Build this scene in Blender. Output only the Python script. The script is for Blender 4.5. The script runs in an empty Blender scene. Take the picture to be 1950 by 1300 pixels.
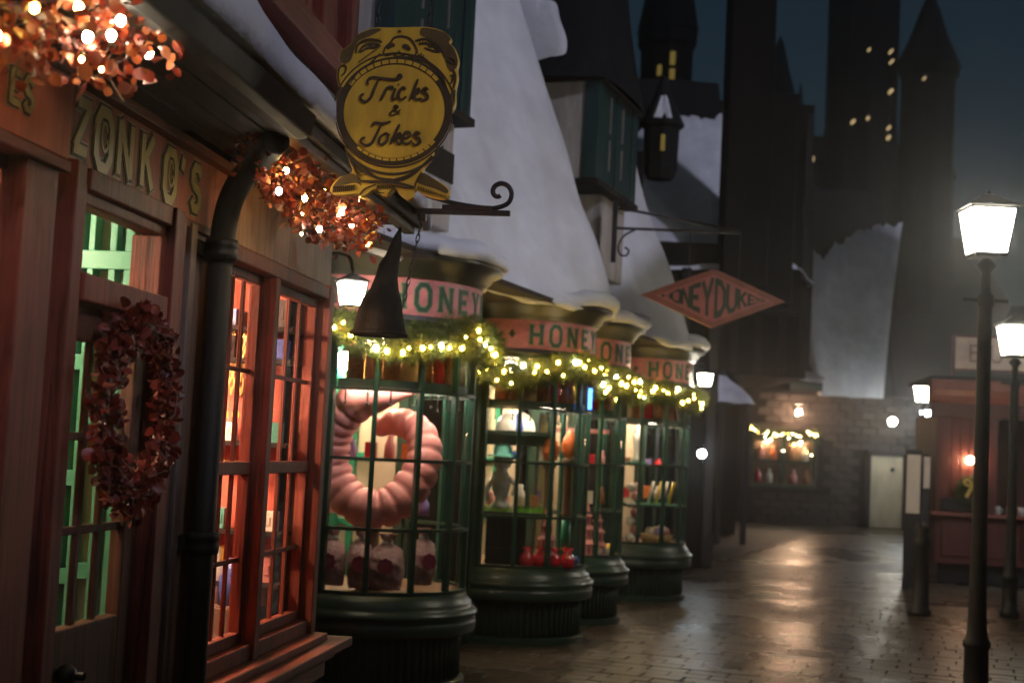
import bpy, bmesh, math, random
import numpy as np
from mathutils import Vector, Matrix
random.seed(7); RNG = np.random.default_rng(7)
sc = bpy.context.scene
R = math.radians
PI = math.pi

# ------------------------------------------------------------------ camera
cam_d = bpy.data.cameras.new('camera'); cam = bpy.data.objects.new('camera', cam_d)
sc.collection.objects.link(cam); sc.camera = cam
cam_d.sensor_width = 36.0; cam_d.lens = 50.0; cam_d.clip_start = 0.05; cam_d.clip_end = 2000
_th, _ph = math.atan(202/2708), math.atan(0.05)
_f = Vector((0, math.cos(_th), math.sin(_th))); _r = Vector((1, 0, 0)); _u = _r.cross(_f)
_R = math.cos(_ph)*_r + math.sin(_ph)*_u; _U = -math.sin(_ph)*_r + math.cos(_ph)*_u
cam.matrix_world = Matrix(((_R.x, _U.x, -_f.x, 0), (_R.y, _U.y, -_f.y, 0), (_R.z, _U.z, -_f.z, 1.65), (0, 0, 0, 1)))
cam_d.dof.use_dof = True; cam_d.dof.focus_distance = 5.2; cam_d.dof.aperture_fstop = 3.2

# ------------------------------------------------------------------ world, moonlight, exposure
MOON_EL, MOON_AZ = R(31), R(140)            # azimuth clockwise from +Y: the moon stands behind the camera, to its right
w = bpy.data.worlds.new('World'); sc.world = w; w.use_nodes = True
nt = w.node_tree; nt.nodes.clear()
sky = nt.nodes.new('ShaderNodeTexSky'); sky.sky_type = 'NISHITA'; sky.sun_disc = False
sky.sun_elevation = MOON_EL; sky.sun_rotation = MOON_AZ; sky.air_density = 1.6; sky.dust_density = 0.6; sky.ozone_density = 3.0
bg = nt.nodes.new('ShaderNodeBackground'); bg.inputs['Strength'].default_value = 0.0058
ow = nt.nodes.new('ShaderNodeOutputWorld')
tint = nt.nodes.new('ShaderNodeMix'); tint.data_type = 'RGBA'; tint.blend_type = 'MULTIPLY'; tint.inputs[0].default_value = 1.0; tint.inputs[7].default_value = (0.62, 0.86, 1.0, 1)
nt.links.new(sky.outputs[0], tint.inputs[6]); nt.links.new(tint.outputs[2], bg.inputs[0]); nt.links.new(bg.outputs[0], ow.inputs[0])
sun_d = bpy.data.lights.new('moon', 'SUN'); sun_d.energy = 0.95; sun_d.angle = R(3); sun_d.color = (0.74, 0.75, 1.0)
sun = bpy.data.objects.new('moon', sun_d); sc.collection.objects.link(sun)
_sd = Vector((math.sin(MOON_AZ)*math.cos(MOON_EL), math.cos(MOON_AZ)*math.cos(MOON_EL), math.sin(MOON_EL)))
sun.rotation_euler = _sd.to_track_quat('Z', 'Y').to_euler()
vs = sc.view_settings; vs.view_transform = 'Standard'; vs.look = 'None'; vs.exposure = 0.08; vs.gamma = 1.0
sc.render.film_transparent = False
cy = sc.cycles
cy.use_denoising = True; cy.use_adaptive_sampling = False
cy.max_bounces = 7; cy.diffuse_bounces = 3; cy.glossy_bounces = 3; cy.transparent_max_bounces = 12; cy.transmission_bounces = 4; cy.volume_bounces = 0
cy.sample_clamp_indirect = 4.0; cy.sample_clamp_direct = 0.0; cy.use_light_tree = True; cy.caustics_reflective = False; cy.caustics_refractive = False

# ------------------------------------------------------------------ materials
MATS = {}
def new_mat(name):
    m = bpy.data.materials.new(name); m.use_nodes = True; n = m.node_tree.nodes; n.clear()
    o = n.new('ShaderNodeOutputMaterial'); b = n.new('ShaderNodeBsdfPrincipled')
    m.node_tree.links.new(b.outputs[0], o.inputs[0]); MATS[name] = m
    return m, m.node_tree, b, o
def ramp(nt_, fac, stops):
    r = nt_.nodes.new('ShaderNodeValToRGB'); e = r.color_ramp.elements
    while len(e) > 1: e.remove(e[-1])
    e[0].position = stops[0][0]; e[0].color = (*stops[0][1], 1)
    for p, c in stops[1:]:
        k = e.new(p); k.color = (*c, 1)
    nt_.links.new(fac, r.inputs[0]); return r
def coords(nt_, scale=(1, 1, 1), kind='Object'):
    t = nt_.nodes.new('ShaderNodeTexCoord'); m = nt_.nodes.new('ShaderNodeMapping')
    m.inputs['Scale'].default_value = scale; nt_.links.new(t.outputs[kind], m.inputs[0]); return m.outputs[0]
def noise(nt_, vec, scale, detail=5, rough=0.6, dist=0.0):
    n = nt_.nodes.new('ShaderNodeTexNoise'); n.inputs['Scale'].default_value = scale
    n.inputs['Detail'].default_value = detail; n.inputs['Roughness'].default_value = rough; n.inputs['Distortion'].default_value = dist
    nt_.links.new(vec, n.inputs['Vector']); return n.outputs['Fac']
def bump(nt_, b, h, strength, dist):
    k = nt_.nodes.new('ShaderNodeBump'); k.inputs['Strength'].default_value = strength; k.inputs['Distance'].default_value = dist
    nt_.links.new(h, k.inputs['Height']); nt_.links.new(k.outputs[0], b.inputs['Normal'])
def mul(c, k): return tuple(min(1, x*k) for x in c)
def surf(name, col, rough=0.6, var=0.35, scale=6, stretch=(1, 1, 1), bs=0.3, bd=0.004, metal=0.0, spec=0.5, bscale=None, coat=0.0, dist=0.0, dark=None, sss=0):
    """mottled surface: two tones of one colour with grain and fine relief"""
    m, t, b, o = new_mat(name)
    v = coords(t, stretch); n1 = noise(t, v, scale, 6, 0.65, dist)
    d = dark or mul(col, 1-var)
    r = ramp(t, n1, [(0.3, d), (0.7, mul(col, 1+var*0.5))])
    t.links.new(r.outputs[0], b.inputs['Base Color'])
    n2 = noise(t, v, bscale or scale*4, 4, 0.7)
    rr = t.nodes.new('ShaderNodeMapRange'); rr.inputs[3].default_value = max(0.03, rough-0.15); rr.inputs[4].default_value = min(1, rough+0.15)
    t.links.new(n1, rr.inputs[0]); t.links.new(rr.outputs[0], b.inputs['Roughness'])
    b.inputs['Metallic'].default_value = metal; b.inputs['Specular IOR Level'].default_value = spec
    b.inputs['Coat Weight'].default_value = coat
    if bs: bump(t, b, n2, bs, bd)
    return m
def wood(name, col, dark, rough=0.55, along='z', scale=3.0, bs=0.5):
    st = {'z': (9, 9, 0.55), 'x': (0.55, 9, 9), 'y': (9, 0.55, 9)}[along]
    m, t, b, o = new_mat(name); v = coords(t, st)
    n1 = noise(t, v, scale, 8, 0.7, 1.2); n3 = noise(t, coords(t), 1.7, 4, 0.6)
    mx = t.nodes.new('ShaderNodeMath'); mx.operation = 'MULTIPLY_ADD'; mx.inputs[1].default_value = 0.55
    mh = t.nodes.new('ShaderNodeMath'); mh.operation = 'MULTIPLY'; mh.inputs[1].default_value = 0.45
    t.links.new(n3, mh.inputs[0]); t.links.new(n1, mx.inputs[0]); t.links.new(mh.outputs[0], mx.inputs[2])
    r = ramp(t, mx.outputs[0], [(0.38, dark), (0.50, col), (0.62, mul(col, 1.4))])
    t.links.new(r.outputs[0], b.inputs['Base Color'])
    b.inputs['Roughness'].default_value = rough+.08; b.inputs['Specular IOR Level'].default_value = 0.3
    bump(t, b, n1, bs, 0.006)
    return m
def emit(name, col, s):
    m = bpy.data.materials.new(name); m.use_nodes = True; n = m.node_tree.nodes; n.clear()
    o = n.new('ShaderNodeOutputMaterial'); e = n.new('ShaderNodeEmission'); e.inputs[0].default_value = (*col, 1); e.inputs[1].default_value = s
    m.node_tree.links.new(e.outputs[0], o.inputs[0]); MATS[name] = m; return m
def glass(name, tint=(0.97, 0.98, 0.97), refl=0.03, rough=0.04):
    m = bpy.data.materials.new(name); m.use_nodes = True; t = m.node_tree; n = t.nodes; n.clear()
    o = n.new('ShaderNodeOutputMaterial'); tr = n.new('ShaderNodeBsdfTransparent'); tr.inputs[0].default_value = (*tint, 1)
    g = n.new('ShaderNodeBsdfGlossy'); g.inputs['Roughness'].default_value = rough
    lw = n.new('ShaderNodeLayerWeight'); lw.inputs['Blend'].default_value = 0.5
    pw = n.new('ShaderNodeMath'); pw.operation = 'POWER'; pw.inputs[1].default_value = 5.0; t.links.new(lw.outputs['Facing'], pw.inputs[0])
    sh = n.new('ShaderNodeMath'); sh.operation = 'MULTIPLY_ADD'; sh.inputs[1].default_value = 0.9; sh.inputs[2].default_value = refl; t.links.new(pw.outputs[0], sh.inputs[0])
    v = coords(t, (1, 1, 1)); nn = noise(t, v, 5, 2, 0.5)
    k = n.new('ShaderNodeBump'); k.inputs['Strength'].default_value = 0.12; k.inputs['Distance'].default_value = 0.01
    t.links.new(nn, k.inputs['Height']); t.links.new(k.outputs[0], g.inputs['Normal'])
    mx = n.new('ShaderNodeMixShader'); t.links.new(sh.outputs[0], mx.inputs[0]); t.links.new(tr.outputs[0], mx.inputs[1]); t.links.new(g.outputs[0], mx.inputs[2])
    t.links.new(mx.outputs[0], o.inputs[0]); MATS[name] = m; return m
def M(n): return MATS[n]

wood('red_wood', (0.16, 0.036, 0.021), (0.042, 0.011, 0.007), 0.5, 'z', 3.0, 0.8)
wood('red_wood_h', (0.16, 0.036, 0.021), (0.042, 0.011, 0.007), 0.5, 'x', 3.0, 0.8)
wood('bright_red_wood', (0.60, 0.145, 0.095), (0.26, 0.045, 0.025), 0.5)
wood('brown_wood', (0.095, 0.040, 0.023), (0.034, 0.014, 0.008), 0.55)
wood('grey_wood', (0.17, 0.12, 0.09), (0.08, 0.05, 0.04), 0.6)
wood('weathered_board', (0.34, 0.17, 0.075), (0.14, 0.06, 0.025), 0.45, 'z', 2.2, 0.8)
wood('sign_red', (0.44, 0.10, 0.042), (0.26, 0.055, 0.026), 0.5, 'z', 1.4, 0.4)
wood('sign_maroon', (0.27, 0.085, 0.052), (0.13, 0.04, 0.028), 0.5, 'z', 1.8, 0.5)
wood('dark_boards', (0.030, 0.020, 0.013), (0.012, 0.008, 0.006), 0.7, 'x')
wood('dark_timber', (0.016, 0.012, 0.010), (0.007, 0.005, 0.005), 0.7)
wood('plank_brown', (0.20, 0.11, 0.06), (0.10, 0.05, 0.03), 0.6)
surf('letter_gold', (0.30, 0.235, 0.07), 0.5, 0.35, 14, bs=0.3)
surf('letter_dark', (0.030, 0.018, 0.010), 0.6, 0.3, 14)
surf('letter_pale', (0.33, 0.25, 0.15), 0.6, 0.35, 14)
surf('black_iron', (0.008, 0.008, 0.008), 0.5, 0.4, 9, bs=0.25, spec=0.5)
surf('pipe_iron', (0.008, 0.008, 0.007), 0.65, 0.4, 9, bs=0.4, bd=0.003, spec=0.3)
surf('bracket_iron', (0.020, 0.013, 0.013), 0.5, 0.4, 9, bs=0.25)
def snow_mat():
    m, t, b, o = new_mat('snow'); v = coords(t)
    n1 = noise(t, v, 2.0, 6, 0.6); n2 = noise(t, v, 150, 2, 0.6); n3 = noise(t, v, 9, 4, 0.6)
    r = ramp(t, n1, [(0.3, (0.64, 0.64, 0.66)), (0.7, (0.84, 0.84, 0.86))])
    st = noise(t, coords(t, (1.6, 1.6, 0.22)), 0.9, 3, 0.5, 0.3); r2 = ramp(t, st, [(0.36, (0.74, 0.71, 0.68)), (0.66, (1, 1, 1))])
    mm = t.nodes.new('ShaderNodeMix'); mm.data_type = 'RGBA'; mm.blend_type = 'MULTIPLY'; mm.inputs[0].default_value = 0.7
    t.links.new(r.outputs[0], mm.inputs[6]); t.links.new(r2.outputs[0], mm.inputs[7]); t.links.new(mm.outputs[2], b.inputs['Base Color'])
    b.inputs['Roughness'].default_value = 0.62; b.inputs['Specular IOR Level'].default_value = 0.4
    b.inputs['Sheen Weight'].default_value = 0.1
    a = t.nodes.new('ShaderNodeMath'); a.operation = 'MULTIPLY_ADD'; a.inputs[1].default_value = 0.10; t.links.new(n2, a.inputs[0]); t.links.new(n3, a.inputs[2])
    bump(t, b, a.outputs[0], 0.30, 0.03); return m
snow_mat()
surf('stone_dark', (0.085, 0.070, 0.048), 0.75, 0.5, 7, bs=0.7, bd=0.012)
surf('stone_far', (0.028, 0.021, 0.016), 0.8, 0.5, 3, bs=0.7, bd=0.02)
surf('plaster', (0.46, 0.42, 0.37), 0.8, 0.3, 2.5, (2.2, 2.2, 0.5), bs=0.5, bd=0.01, dark=(0.26, 0.22, 0.18))
surf('plaster_dirty', (0.22, 0.19, 0.16), 0.8, 0.4, 2.5, (2, 2, 0.5), bs=0.5, bd=0.01)
surf('shop_green', (0.020, 0.045, 0.030), 0.35, 0.35, 5, bs=0.15)
surf('mullion_green', (0.012, 0.062, 0.040), 0.4, 0.3, 6, bs=0.15)
surf('emerald', (0.025, 0.24, 0.14), 0.35, 0.25, 5, bs=0.12)
surf('mint', (0.09, 0.36, 0.23), 0.45, 0.15, 4, bs=0.1)
surf('dormer_green', (0.013, 0.040, 0.036), 0.5, 0.45, 3, (6, 6, 0.5), bs=0.4)
surf('olive_cornice', (0.028, 0.027, 0.018), 0.4, 0.35, 5, bs=0.15)
surf('pink_band', (0.58, 0.18, 0.18), 0.45, 0.45, 6, (1, 1, 1.6), bs=0.3)
surf('letter_green', (0.028, 0.07, 0.036), 0.5, 0.55, 16, bs=0.2)
surf('letter_light_green', (0.16, 0.24, 0.10), 0.5, 0.3, 12, bs=0.2)
surf('diamond_pink', (0.46, 0.13, 0.13), 0.5, 0.3, 5, bs=0.2)
surf('diamond_rim', (0.30, 0.085, 0.06), 0.5, 0.35, 5, bs=0.2)
surf('diamond_letter', (0.018, 0.035, 0.014), 0.5, 0.3, 10, bs=0.2)
surf('beige_wall', (0.62, 0.50, 0.36), 0.8, 0.15, 3, bs=0.1)
surf('shop_floor', (0.20, 0.12, 0.07), 0.6, 0.3, 4)
surf('slate', (0.012, 0.012, 0.013), 0.75, 0.5, 8, bs=0.6, bd=0.02, spec=0.15)
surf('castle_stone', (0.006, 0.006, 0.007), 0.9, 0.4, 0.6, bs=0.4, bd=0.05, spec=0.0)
surf('wall_dark', (0.011, 0.009, 0.008), 0.85, 0.5, 2, (1, 1, 0.4), bs=0.5, bd=0.02, spec=0.1)
surf('cart_red', (0.075, 0.013, 0.008), 0.5, 0.35, 3, (3, 3, 0.6), bs=0.3)
surf('cart_cornice', (0.20, 0.055, 0.036), 0.5, 0.25, 3, bs=0.2)
surf('cart_sign', (0.42, 0.32, 0.24), 0.6, 0.25, 4, bs=0.2)
surf('cart_letter', (0.20, 0.14, 0.10), 0.6, 0.2, 8)
surf('pale_door', (0.42, 0.36, 0.24), 0.6, 0.25, 3, (2, 2, 0.6), bs=0.2)
surf('banner_cream', (0.62, 0.52, 0.38), 0.7, 0.15, 3, bs=0.1)
surf('sign_gold', (0.84, 0.48, 0.04), 0.55, 0.30, 3.5, (3, 3, 0.7), bs=0.35, bd=0.003, dark=(0.58, 0.32, 0.03))
surf('sign_ink', (0.075, 0.042, 0.014), 0.65, 0.4, 14, bs=0.2)
surf('sign_brown', (0.15, 0.085, 0.018), 0.65, 0.45, 8, bs=0.3)
def leaf_mat(name, cols, rough=0.45, trans=0.25):
    m, t, b, o = new_mat(name)
    oi = t.nodes.new('ShaderNodeObjectInfo'); g = t.nodes.new('ShaderNodeNewGeometry')
    a = t.nodes.new('ShaderNodeMath'); a.operation = 'ADD'; t.links.new(oi.outputs['Random'], a.inputs[0]); t.links.new(g.outputs['Random Per Island'], a.inputs[1])
    fr = t.nodes.new('ShaderNodeMath'); fr.operation = 'FRACT'; t.links.new(a.outputs[0], fr.inputs[0])
    r = ramp(t, fr.outputs[0], [(i/(len(cols)-1), c) for i, c in enumerate(cols)]); t.links.new(r.outputs[0], b.inputs['Base Color'])
    b.inputs['Roughness'].default_value = rough
    tl = t.nodes.new('ShaderNodeBsdfTranslucent'); t.links.new(r.outputs[0], tl.inputs[0])
    mx = t.nodes.new('ShaderNodeMixShader'); mx.inputs[0].default_value = trans
    t.links.new(b.outputs[0], mx.inputs[1]); t.links.new(tl.outputs[0], mx.inputs[2]); t.links.new(mx.outputs[0], o.inputs[0])
    return m
leaf_mat('leaf_autumn', [(0.10, 0.010, 0.005), (0.25, 0.034, 0.010), (0.13, 0.014, 0.006), (0.34, 0.090, 0.02), (0.08, 0.014, 0.006), (0.20, 0.022, 0.008)])
leaf_mat('leaf_wreath', [(0.12, 0.014, 0.010), (0.20, 0.028, 0.018), (0.085, 0.014, 0.010), (0.26, 0.05, 0.03), (0.15, 0.02, 0.012)])
leaf_mat('pine', [(0.035, 0.065, 0.012), (0.07, 0.11, 0.02), (0.045, 0.075, 0.015), (0.10, 0.12, 0.03)], 0.5, 0.15)
surf('twig', (0.16, 0.09, 0.05), 0.7, 0.3, 12)
emit('bulb_white', (1.0, 0.86, 0.62), 190)
emit('bulb_warm', (1.0, 0.66, 0.22), 170)
emit('bulb_yellow', (1.0, 0.60, 0.10), 140)
emit('pine_white', (1.0, 0.78, 0.42), 230)
emit('pine_gold', (1.0, 0.60, 0.10), 200)
emit('lantern_glow', (1.0, 0.90, 0.72), 70)
emit('lantern_glow_blue', (0.86, 0.95, 1.0), 90)
emit('globe_warm', (1.0, 0.78, 0.52), 330)
emit('globe_orange', (1.0, 0.58, 0.36), 850)
emit('strip_warm', (1.0, 0.86, 0.68), 60)
emit('tube_blue', (0.05, 0.20, 1.0), 9)
emit('castle_window', (1.0, 0.72, 0.34), 0.55)
emit('kiosk_glow', (1.0, 0.62, 0.36), 120)
emit('far_gold', (1.0, 0.62, 0.14), 42)
emit('far_white', (1.0, 0.80, 0.48), 60)
emit('tower_window', (1.0, 0.72, 0.18), 0.13)
glass('pane_glass'); glass('jar_glass', (0.92, 0.80, 0.62))
surf('bag_film', (0.80, 0.46, 0.42), 0.22, 0.35, 9, bs=0.9, bd=0.03, coat=0.3)
surf('emblem_pink', (0.42, 0.06, 0.12), 0.5, 0.3, 12)
surf('creature_pink', (0.72, 0.26, 0.24), 0.5, 0.15, 3, bs=0.3, bd=0.01)
surf('amber_sweets', (0.32, 0.13, 0.04), 0.5, 0.6, 40, bs=0.5)
surf('black_paint', (0.010, 0.010, 0.010), 0.4, 0.3, 6)
surf('candy_red', (0.60, 0.015, 0.03), 0.2, 0.25, 9, coat=0.5)
surf('candy_pink', (0.75, 0.30, 0.28), 0.4, 0.2, 9)
surf('candy_orange', (0.85, 0.20, 0.05), 0.3, 0.25, 7)
surf('candy_yellow', (0.80, 0.55, 0.06), 0.3, 0.2, 9)
surf('candy_white', (0.78, 0.72, 0.62), 0.35, 0.15, 9)
surf('candy_blue', (0.06, 0.12, 0.45), 0.3, 0.2, 9)
surf('candy_lilac', (0.30, 0.22, 0.55), 0.3, 0.2, 9)
surf('fringe_green', (0.25, 0.55, 0.05), 0.6, 0.3, 20)
surf('figurine_grey', (0.36, 0.37, 0.36), 0.5, 0.35, 8, bs=0.4, bd=0.01)
surf('hat_teal', (0.10, 0.42, 0.34), 0.6, 0.2, 8)
surf('wicker', (0.50, 0.32, 0.13), 0.7, 0.4, 20, bs=0.7)
surf('ribbon_gold', (0.60, 0.42, 0.08), 0.4, 0.2, 6)
surf('brass', (0.55, 0.38, 0.12), 0.3, 0.2, 6, metal=0.9)

# ------------------------------------------------------------------ mesh helpers
class MB:
    """collects shapes; coordinates are (u, v, z) with v pointing OUT of a facade when flip is set"""
    def __init__(s, flip=False): s.v = []; s.f = []; s.flip = flip
    def add(s, vs_, fs_):
        o = len(s.v); s.v += [tuple(p) for p in vs_]; s.f += [tuple(i+o for i in f) for f in fs_]; return s
    def box(s, x0, x1, y0, y1, z0, z1):
        v = [(x, y, z) for z in (z0, z1) for y in (y0, y1) for x in (x0, x1)]
        return s.add(v, [(0, 2, 3, 1), (4, 5, 7, 6), (0, 1, 5, 4), (2, 6, 7, 3), (0, 4, 6, 2), (1, 3, 7, 5)])
    def prism(s, poly, d0, d1, axis='y'):
        """polygon in the two other axes, extruded along axis"""
        n = len(poly)
        def P(a, b, d): return (a, d, b) if axis == 'y' else ((d, a, b) if axis == 'x' else (a, b, d))
        v = [P(a, b, d0) for a, b in poly] + [P(a, b, d1) for a, b in poly]
        return s.add(v, [tuple(range(n))[::-1], tuple(range(n, 2*n))] + [(i, (i+1) % n, n+(i+1) % n, n+i) for i in range(n)])
    def lathe(s, prof, n=32, a0=0, a1=2*PI, c=(0, 0), wob=None):
        """profile of (r, z); angle 0 = towards -Y, growing towards +X"""
        full = abs(a1-a0-2*PI) < 1e-6; m = n if full else n+1
        v = []
        for i in range(m):
            a = a0+(a1-a0)*i/n
            for j, (r, z) in enumerate(prof):
                if wob: r, z = wob(a, r, z, j)
                v.append((c[0]+r*math.sin(a), c[1]-r*math.cos(a), z))
        k = len(prof); f = []
        for i in range(n):
            for j in range(k-1):
                a_, b_ = i*k+j, ((i+1) % m)*k+j
                f.append((a_, b_, b_+1, a_+1))
        return s.add(v, f)
    def tube(s, pts, r, n=8, cap=True):
        pts = [Vector(p) for p in pts]; rr = r if isinstance(r, (list, tuple)) else [r]*len(pts)
        v = []; up = Vector((0.13, 0.27, 1)).normalized(); prev = None
        for i, p in enumerate(pts):
            t = (pts[min(i+1, len(pts)-1)]-pts[max(i-1, 0)]).normalized()
            if prev is None:
                a = t.cross(up)
                if a.length < 0.05: a = t.cross(Vector((1, 0, 0)))
            else: a = prev-t*prev.dot(t)
            a.normalize(); b = t.cross(a); prev = a
            v += [p+rr[i]*(math.cos(2*PI*k/n)*a+math.sin(2*PI*k/n)*b) for k in range(n)]
        f = [(i*n+k, i*n+(k+1) % n, (i+1)*n+(k+1) % n, (i+1)*n+k) for i in range(len(pts)-1) for k in range(n)]
        if cap: f += [tuple(range(n))[::-1], tuple(range((len(pts)-1)*n, len(pts)*n))]
        return s.add(v, f)
    def grid(s, rows):
        n = len(rows[0]); v = [p for r in rows for p in r]
        return s.add(v, [(i*n+j, i*n+j+1, (i+1)*n+j+1, (i+1)*n+j) for i in range(len(rows)-1) for j in range(n-1)])
    def sphere(s, c, r, nu=12, nv=8, sz=1.0):
        v = [(c[0], c[1], c[2]-r*sz)]
        for j in range(1, nv):
            p = -PI/2+PI*j/nv
            v += [(c[0]+r*math.cos(p)*math.cos(2*PI*i/nu), c[1]+r*math.cos(p)*math.sin(2*PI*i/nu), c[2]+r*sz*math.sin(p)) for i in range(nu)]
        v.append((c[0], c[1], c[2]+r*sz)); L = len(v)-1
        f = [(0, 1+(i+1) % nu, 1+i) for i in range(nu)]
        for j in range(nv-2):
            f += [(1+j*nu+i, 1+j*nu+(i+1) % nu, 1+(j+1)*nu+(i+1) % nu, 1+(j+1)*nu+i) for i in range(nu)]
        f += [(L, 1+(nv-2)*nu+i, 1+(nv-2)*nu+(i+1) % nu) for i in range(nu)]
        return s.add(v, f)
    def ribbon(s, pts, wd, d0, d1, closed=False, smooth=True, miter=True):
        """flat stroke in the x-z plane (x, z) of width wd (number or function of t), thickness from y=d0 to y=d1"""
        p = catmull(pts, closed) if smooth else [Vector((a, b)) for a, b in pts]
        n = len(p); L = []; Rr = []
        for i in range(n):
            a = p[i-1] if (i > 0 or closed) else None; b = p[(i+1) % n] if (i < n-1 or closed) else None
            t = ((p[i]-a).normalized() if a is not None else Vector((0, 0)))+((b-p[i]).normalized() if b is not None else Vector((0, 0)))
            if t.length < 1e-6: t = (b-p[i])
            t.normalize(); nn = Vector((-t.y, t.x))
            k = 1.0
            if miter and a is not None and b is not None:
                c = nn.dot(Vector((-(b-p[i]).normalized().y, (b-p[i]).normalized().x))); k = min(1/max(c, 0.4), 2.0)
            h = (wd(i/(n-1)) if callable(wd) else wd)*0.5*k
            L.append(p[i]+nn*h); Rr.append(p[i]-nn*h)
        v = []
        for i in range(n): v += [(L[i].x, d0, L[i].y), (Rr[i].x, d0, Rr[i].y), (Rr[i].x, d1, Rr[i].y), (L[i].x, d1, L[i].y)]
        f = []
        for i in range(n if closed else n-1):
            j = (i+1) % n
            for q in range(4): f.append((i*4+q, i*4+(q+1) % 4, j*4+(q+1) % 4, j*4+q))
        if not closed: f += [(0, 1, 2, 3), tuple((n-1)*4+q for q in (3, 2, 1, 0))]
        return s.add(v, f)
    def map(s, fn): s.v = [tuple(fn(*p)) for p in s.v]; return s
    def mesh(s, name, recalc=True):
        v = [(a, -b, c) for a, b, c in s.v] if s.flip else s.v
        me = bpy.data.meshes.new(name); me.from_pydata(v, [], s.f)
        if recalc:
            bm = bmesh.new(); bm.from_mesh(me); bmesh.ops.recalc_face_normals(bm, faces=bm.faces); bm.to_mesh(me); bm.free()
        me.update(); return me
    def build(s, name, mat, parent=None, smooth=False, bevel=0.0, loc=None, rot=None, recalc=True):
        me = s.mesh(name, recalc); me.materials.append(M(mat))
        if smooth: me.polygons.foreach_set('use_smooth', [True]*len(me.polygons))
        return link(name, me, parent, loc, rot, bevel)
def link(name, me, parent=None, loc=None, rot=None, bevel=0.0, scale=None):
    o = bpy.data.objects.new(name, me); sc.collection.objects.link(o)
    if parent is not None: o.parent = parent
    if loc is not None: o.location = loc
    if rot is not None: o.rotation_euler = rot
    if scale is not None: o.scale = scale
    if bevel:
        b = o.modifiers.new('bevel', 'BEVEL'); b.width = bevel; b.segments = 2; b.limit_method = 'ANGLE'; b.angle_limit = R(40)
    return o
def catmull(pts, closed=False, sub=5):
    P = [Vector(p) for p in pts]; n = len(P); out = []
    if n < 3: return P
    rng = range(n if closed else n-1)
    for i in rng:
        p0, p1, p2, p3 = (P[(i-1) % n] if (closed or i > 0) else P[0]), P[i], P[(i+1) % n], (P[(i+2) % n] if (closed or i < n-2) else P[-1])
        for k in range(sub):
            t = k/sub
            out.append(0.5*((2*p1)+(p2-p0)*t+(2*p0-5*p1+4*p2-p3)*t*t+(3*p1-p0-3*p2+p3)*t*t*t))
    if not closed: out.append(P[-1])
    return out
def thing(name, label, cat, loc=(0, 0, 0), rotz=0.0, group=None):
    o = bpy.data.objects.new(name, None); sc.collection.objects.link(o); o.empty_display_size = 0.1
    o.location = loc; o.rotation_euler = (0, 0, rotz); return tag(o, label, cat, group)
def tag(o, label, cat, group=None):
    o['label'] = label; o['category'] = cat
    if group: o['group'] = group
    return o
def kind(o, k): o['kind'] = k; return o
def wave(x, y=0.0, z=0.0, s=1.0):
    return (math.sin(1.7*x*s+0.6*y+z)+0.6*math.sin(3.1*x*s-1.3*y*s+2.1+z)+0.35*math.sin(6.7*x*s+2.9*y*s+0.7))/1.95
# block letters on a 0.62 x 1 cell: strokes
O_ = [(0.0, 0.22), (0.0, 0.78), (0.16, 1), (0.46, 1), (0.62, 0.78), (0.62, 0.22), (0.46, 0), (0.16, 0)]
GL = {'H': [[(0.03, 0), (0.03, 1)], [(0.59, 0), (0.59, 1)], [(0.05, 0.5), (0.57, 0.5)]],
      'O': [O_+['c']], 'N': [[(0.03, 0), (0.03, 1)], [(0.03, 1), (0.59, 0)], [(0.59, 0), (0.59, 1)]],
      'E': [[(0.05, 0), (0.05, 1)], [(0.05, 0.93), (0.58, 0.93)], [(0.05, 0.5), (0.46, 0.5)], [(0.05, 0.07), (0.58, 0.07)]],
      'Y': [[(0.0, 1), (0.31, 0.48)], [(0.62, 1), (0.31, 0.48)], [(0.31, 0), (0.31, 0.52)]],
      'D': [[(0.05, 0), (0.05, 1)], [(0.05, 0.93), (0.36, 0.93), (0.57, 0.72), (0.57, 0.28), (0.36, 0.07), (0.05, 0.07)]],
      'U': [[(0.04, 1), (0.04, 0.25), (0.18, 0.05), (0.44, 0.05), (0.58, 0.25), (0.58, 1)]],
      'K': [[(0.05, 0), (0.05, 1)], [(0.56, 1), (0.10, 0.46)], [(0.22, 0.58), (0.59, 0)]],
      'S': [[(0.57, 0.80), (0.44, 0.95), (0.18, 0.95), (0.05, 0.80), (0.05, 0.64), (0.18, 0.53), (0.44, 0.47), (0.57, 0.36), (0.57, 0.20), (0.44, 0.05), (0.18, 0.05), (0.05, 0.20)]],
      'Z': [[(0.03, 0.93), (0.57, 0.93)], [(0.54, 0.90), (0.08, 0.10)], [(0.03, 0.07), (0.60, 0.07)]],
      'B': [[(0.05, 0), (0.05, 1)], [(0.05, 0.93), (0.40, 0.93), (0.54, 0.80), (0.54, 0.64), (0.40, 0.53), (0.05, 0.53)], [(0.40, 0.51), (0.57, 0.38), (0.57, 0.20), (0.42, 0.07), (0.05, 0.07)]],
      "'": [[(0.12, 1.0), (0.06, 0.72)]]}
SERIF = {'H': [(0.03, 0), (0.03, 1), (0.59, 0), (0.59, 1)], 'N': [(0.03, 0), (0.03, 1), (0.59, 1)], 'Y': [(0, 1), (0.62, 1), (0.31, 0)],
         'K': [(0.05, 0), (0.05, 1), (0.57, 1), (0.59, 0)], 'U': [(0.04, 1), (0.58, 1)]}
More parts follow.
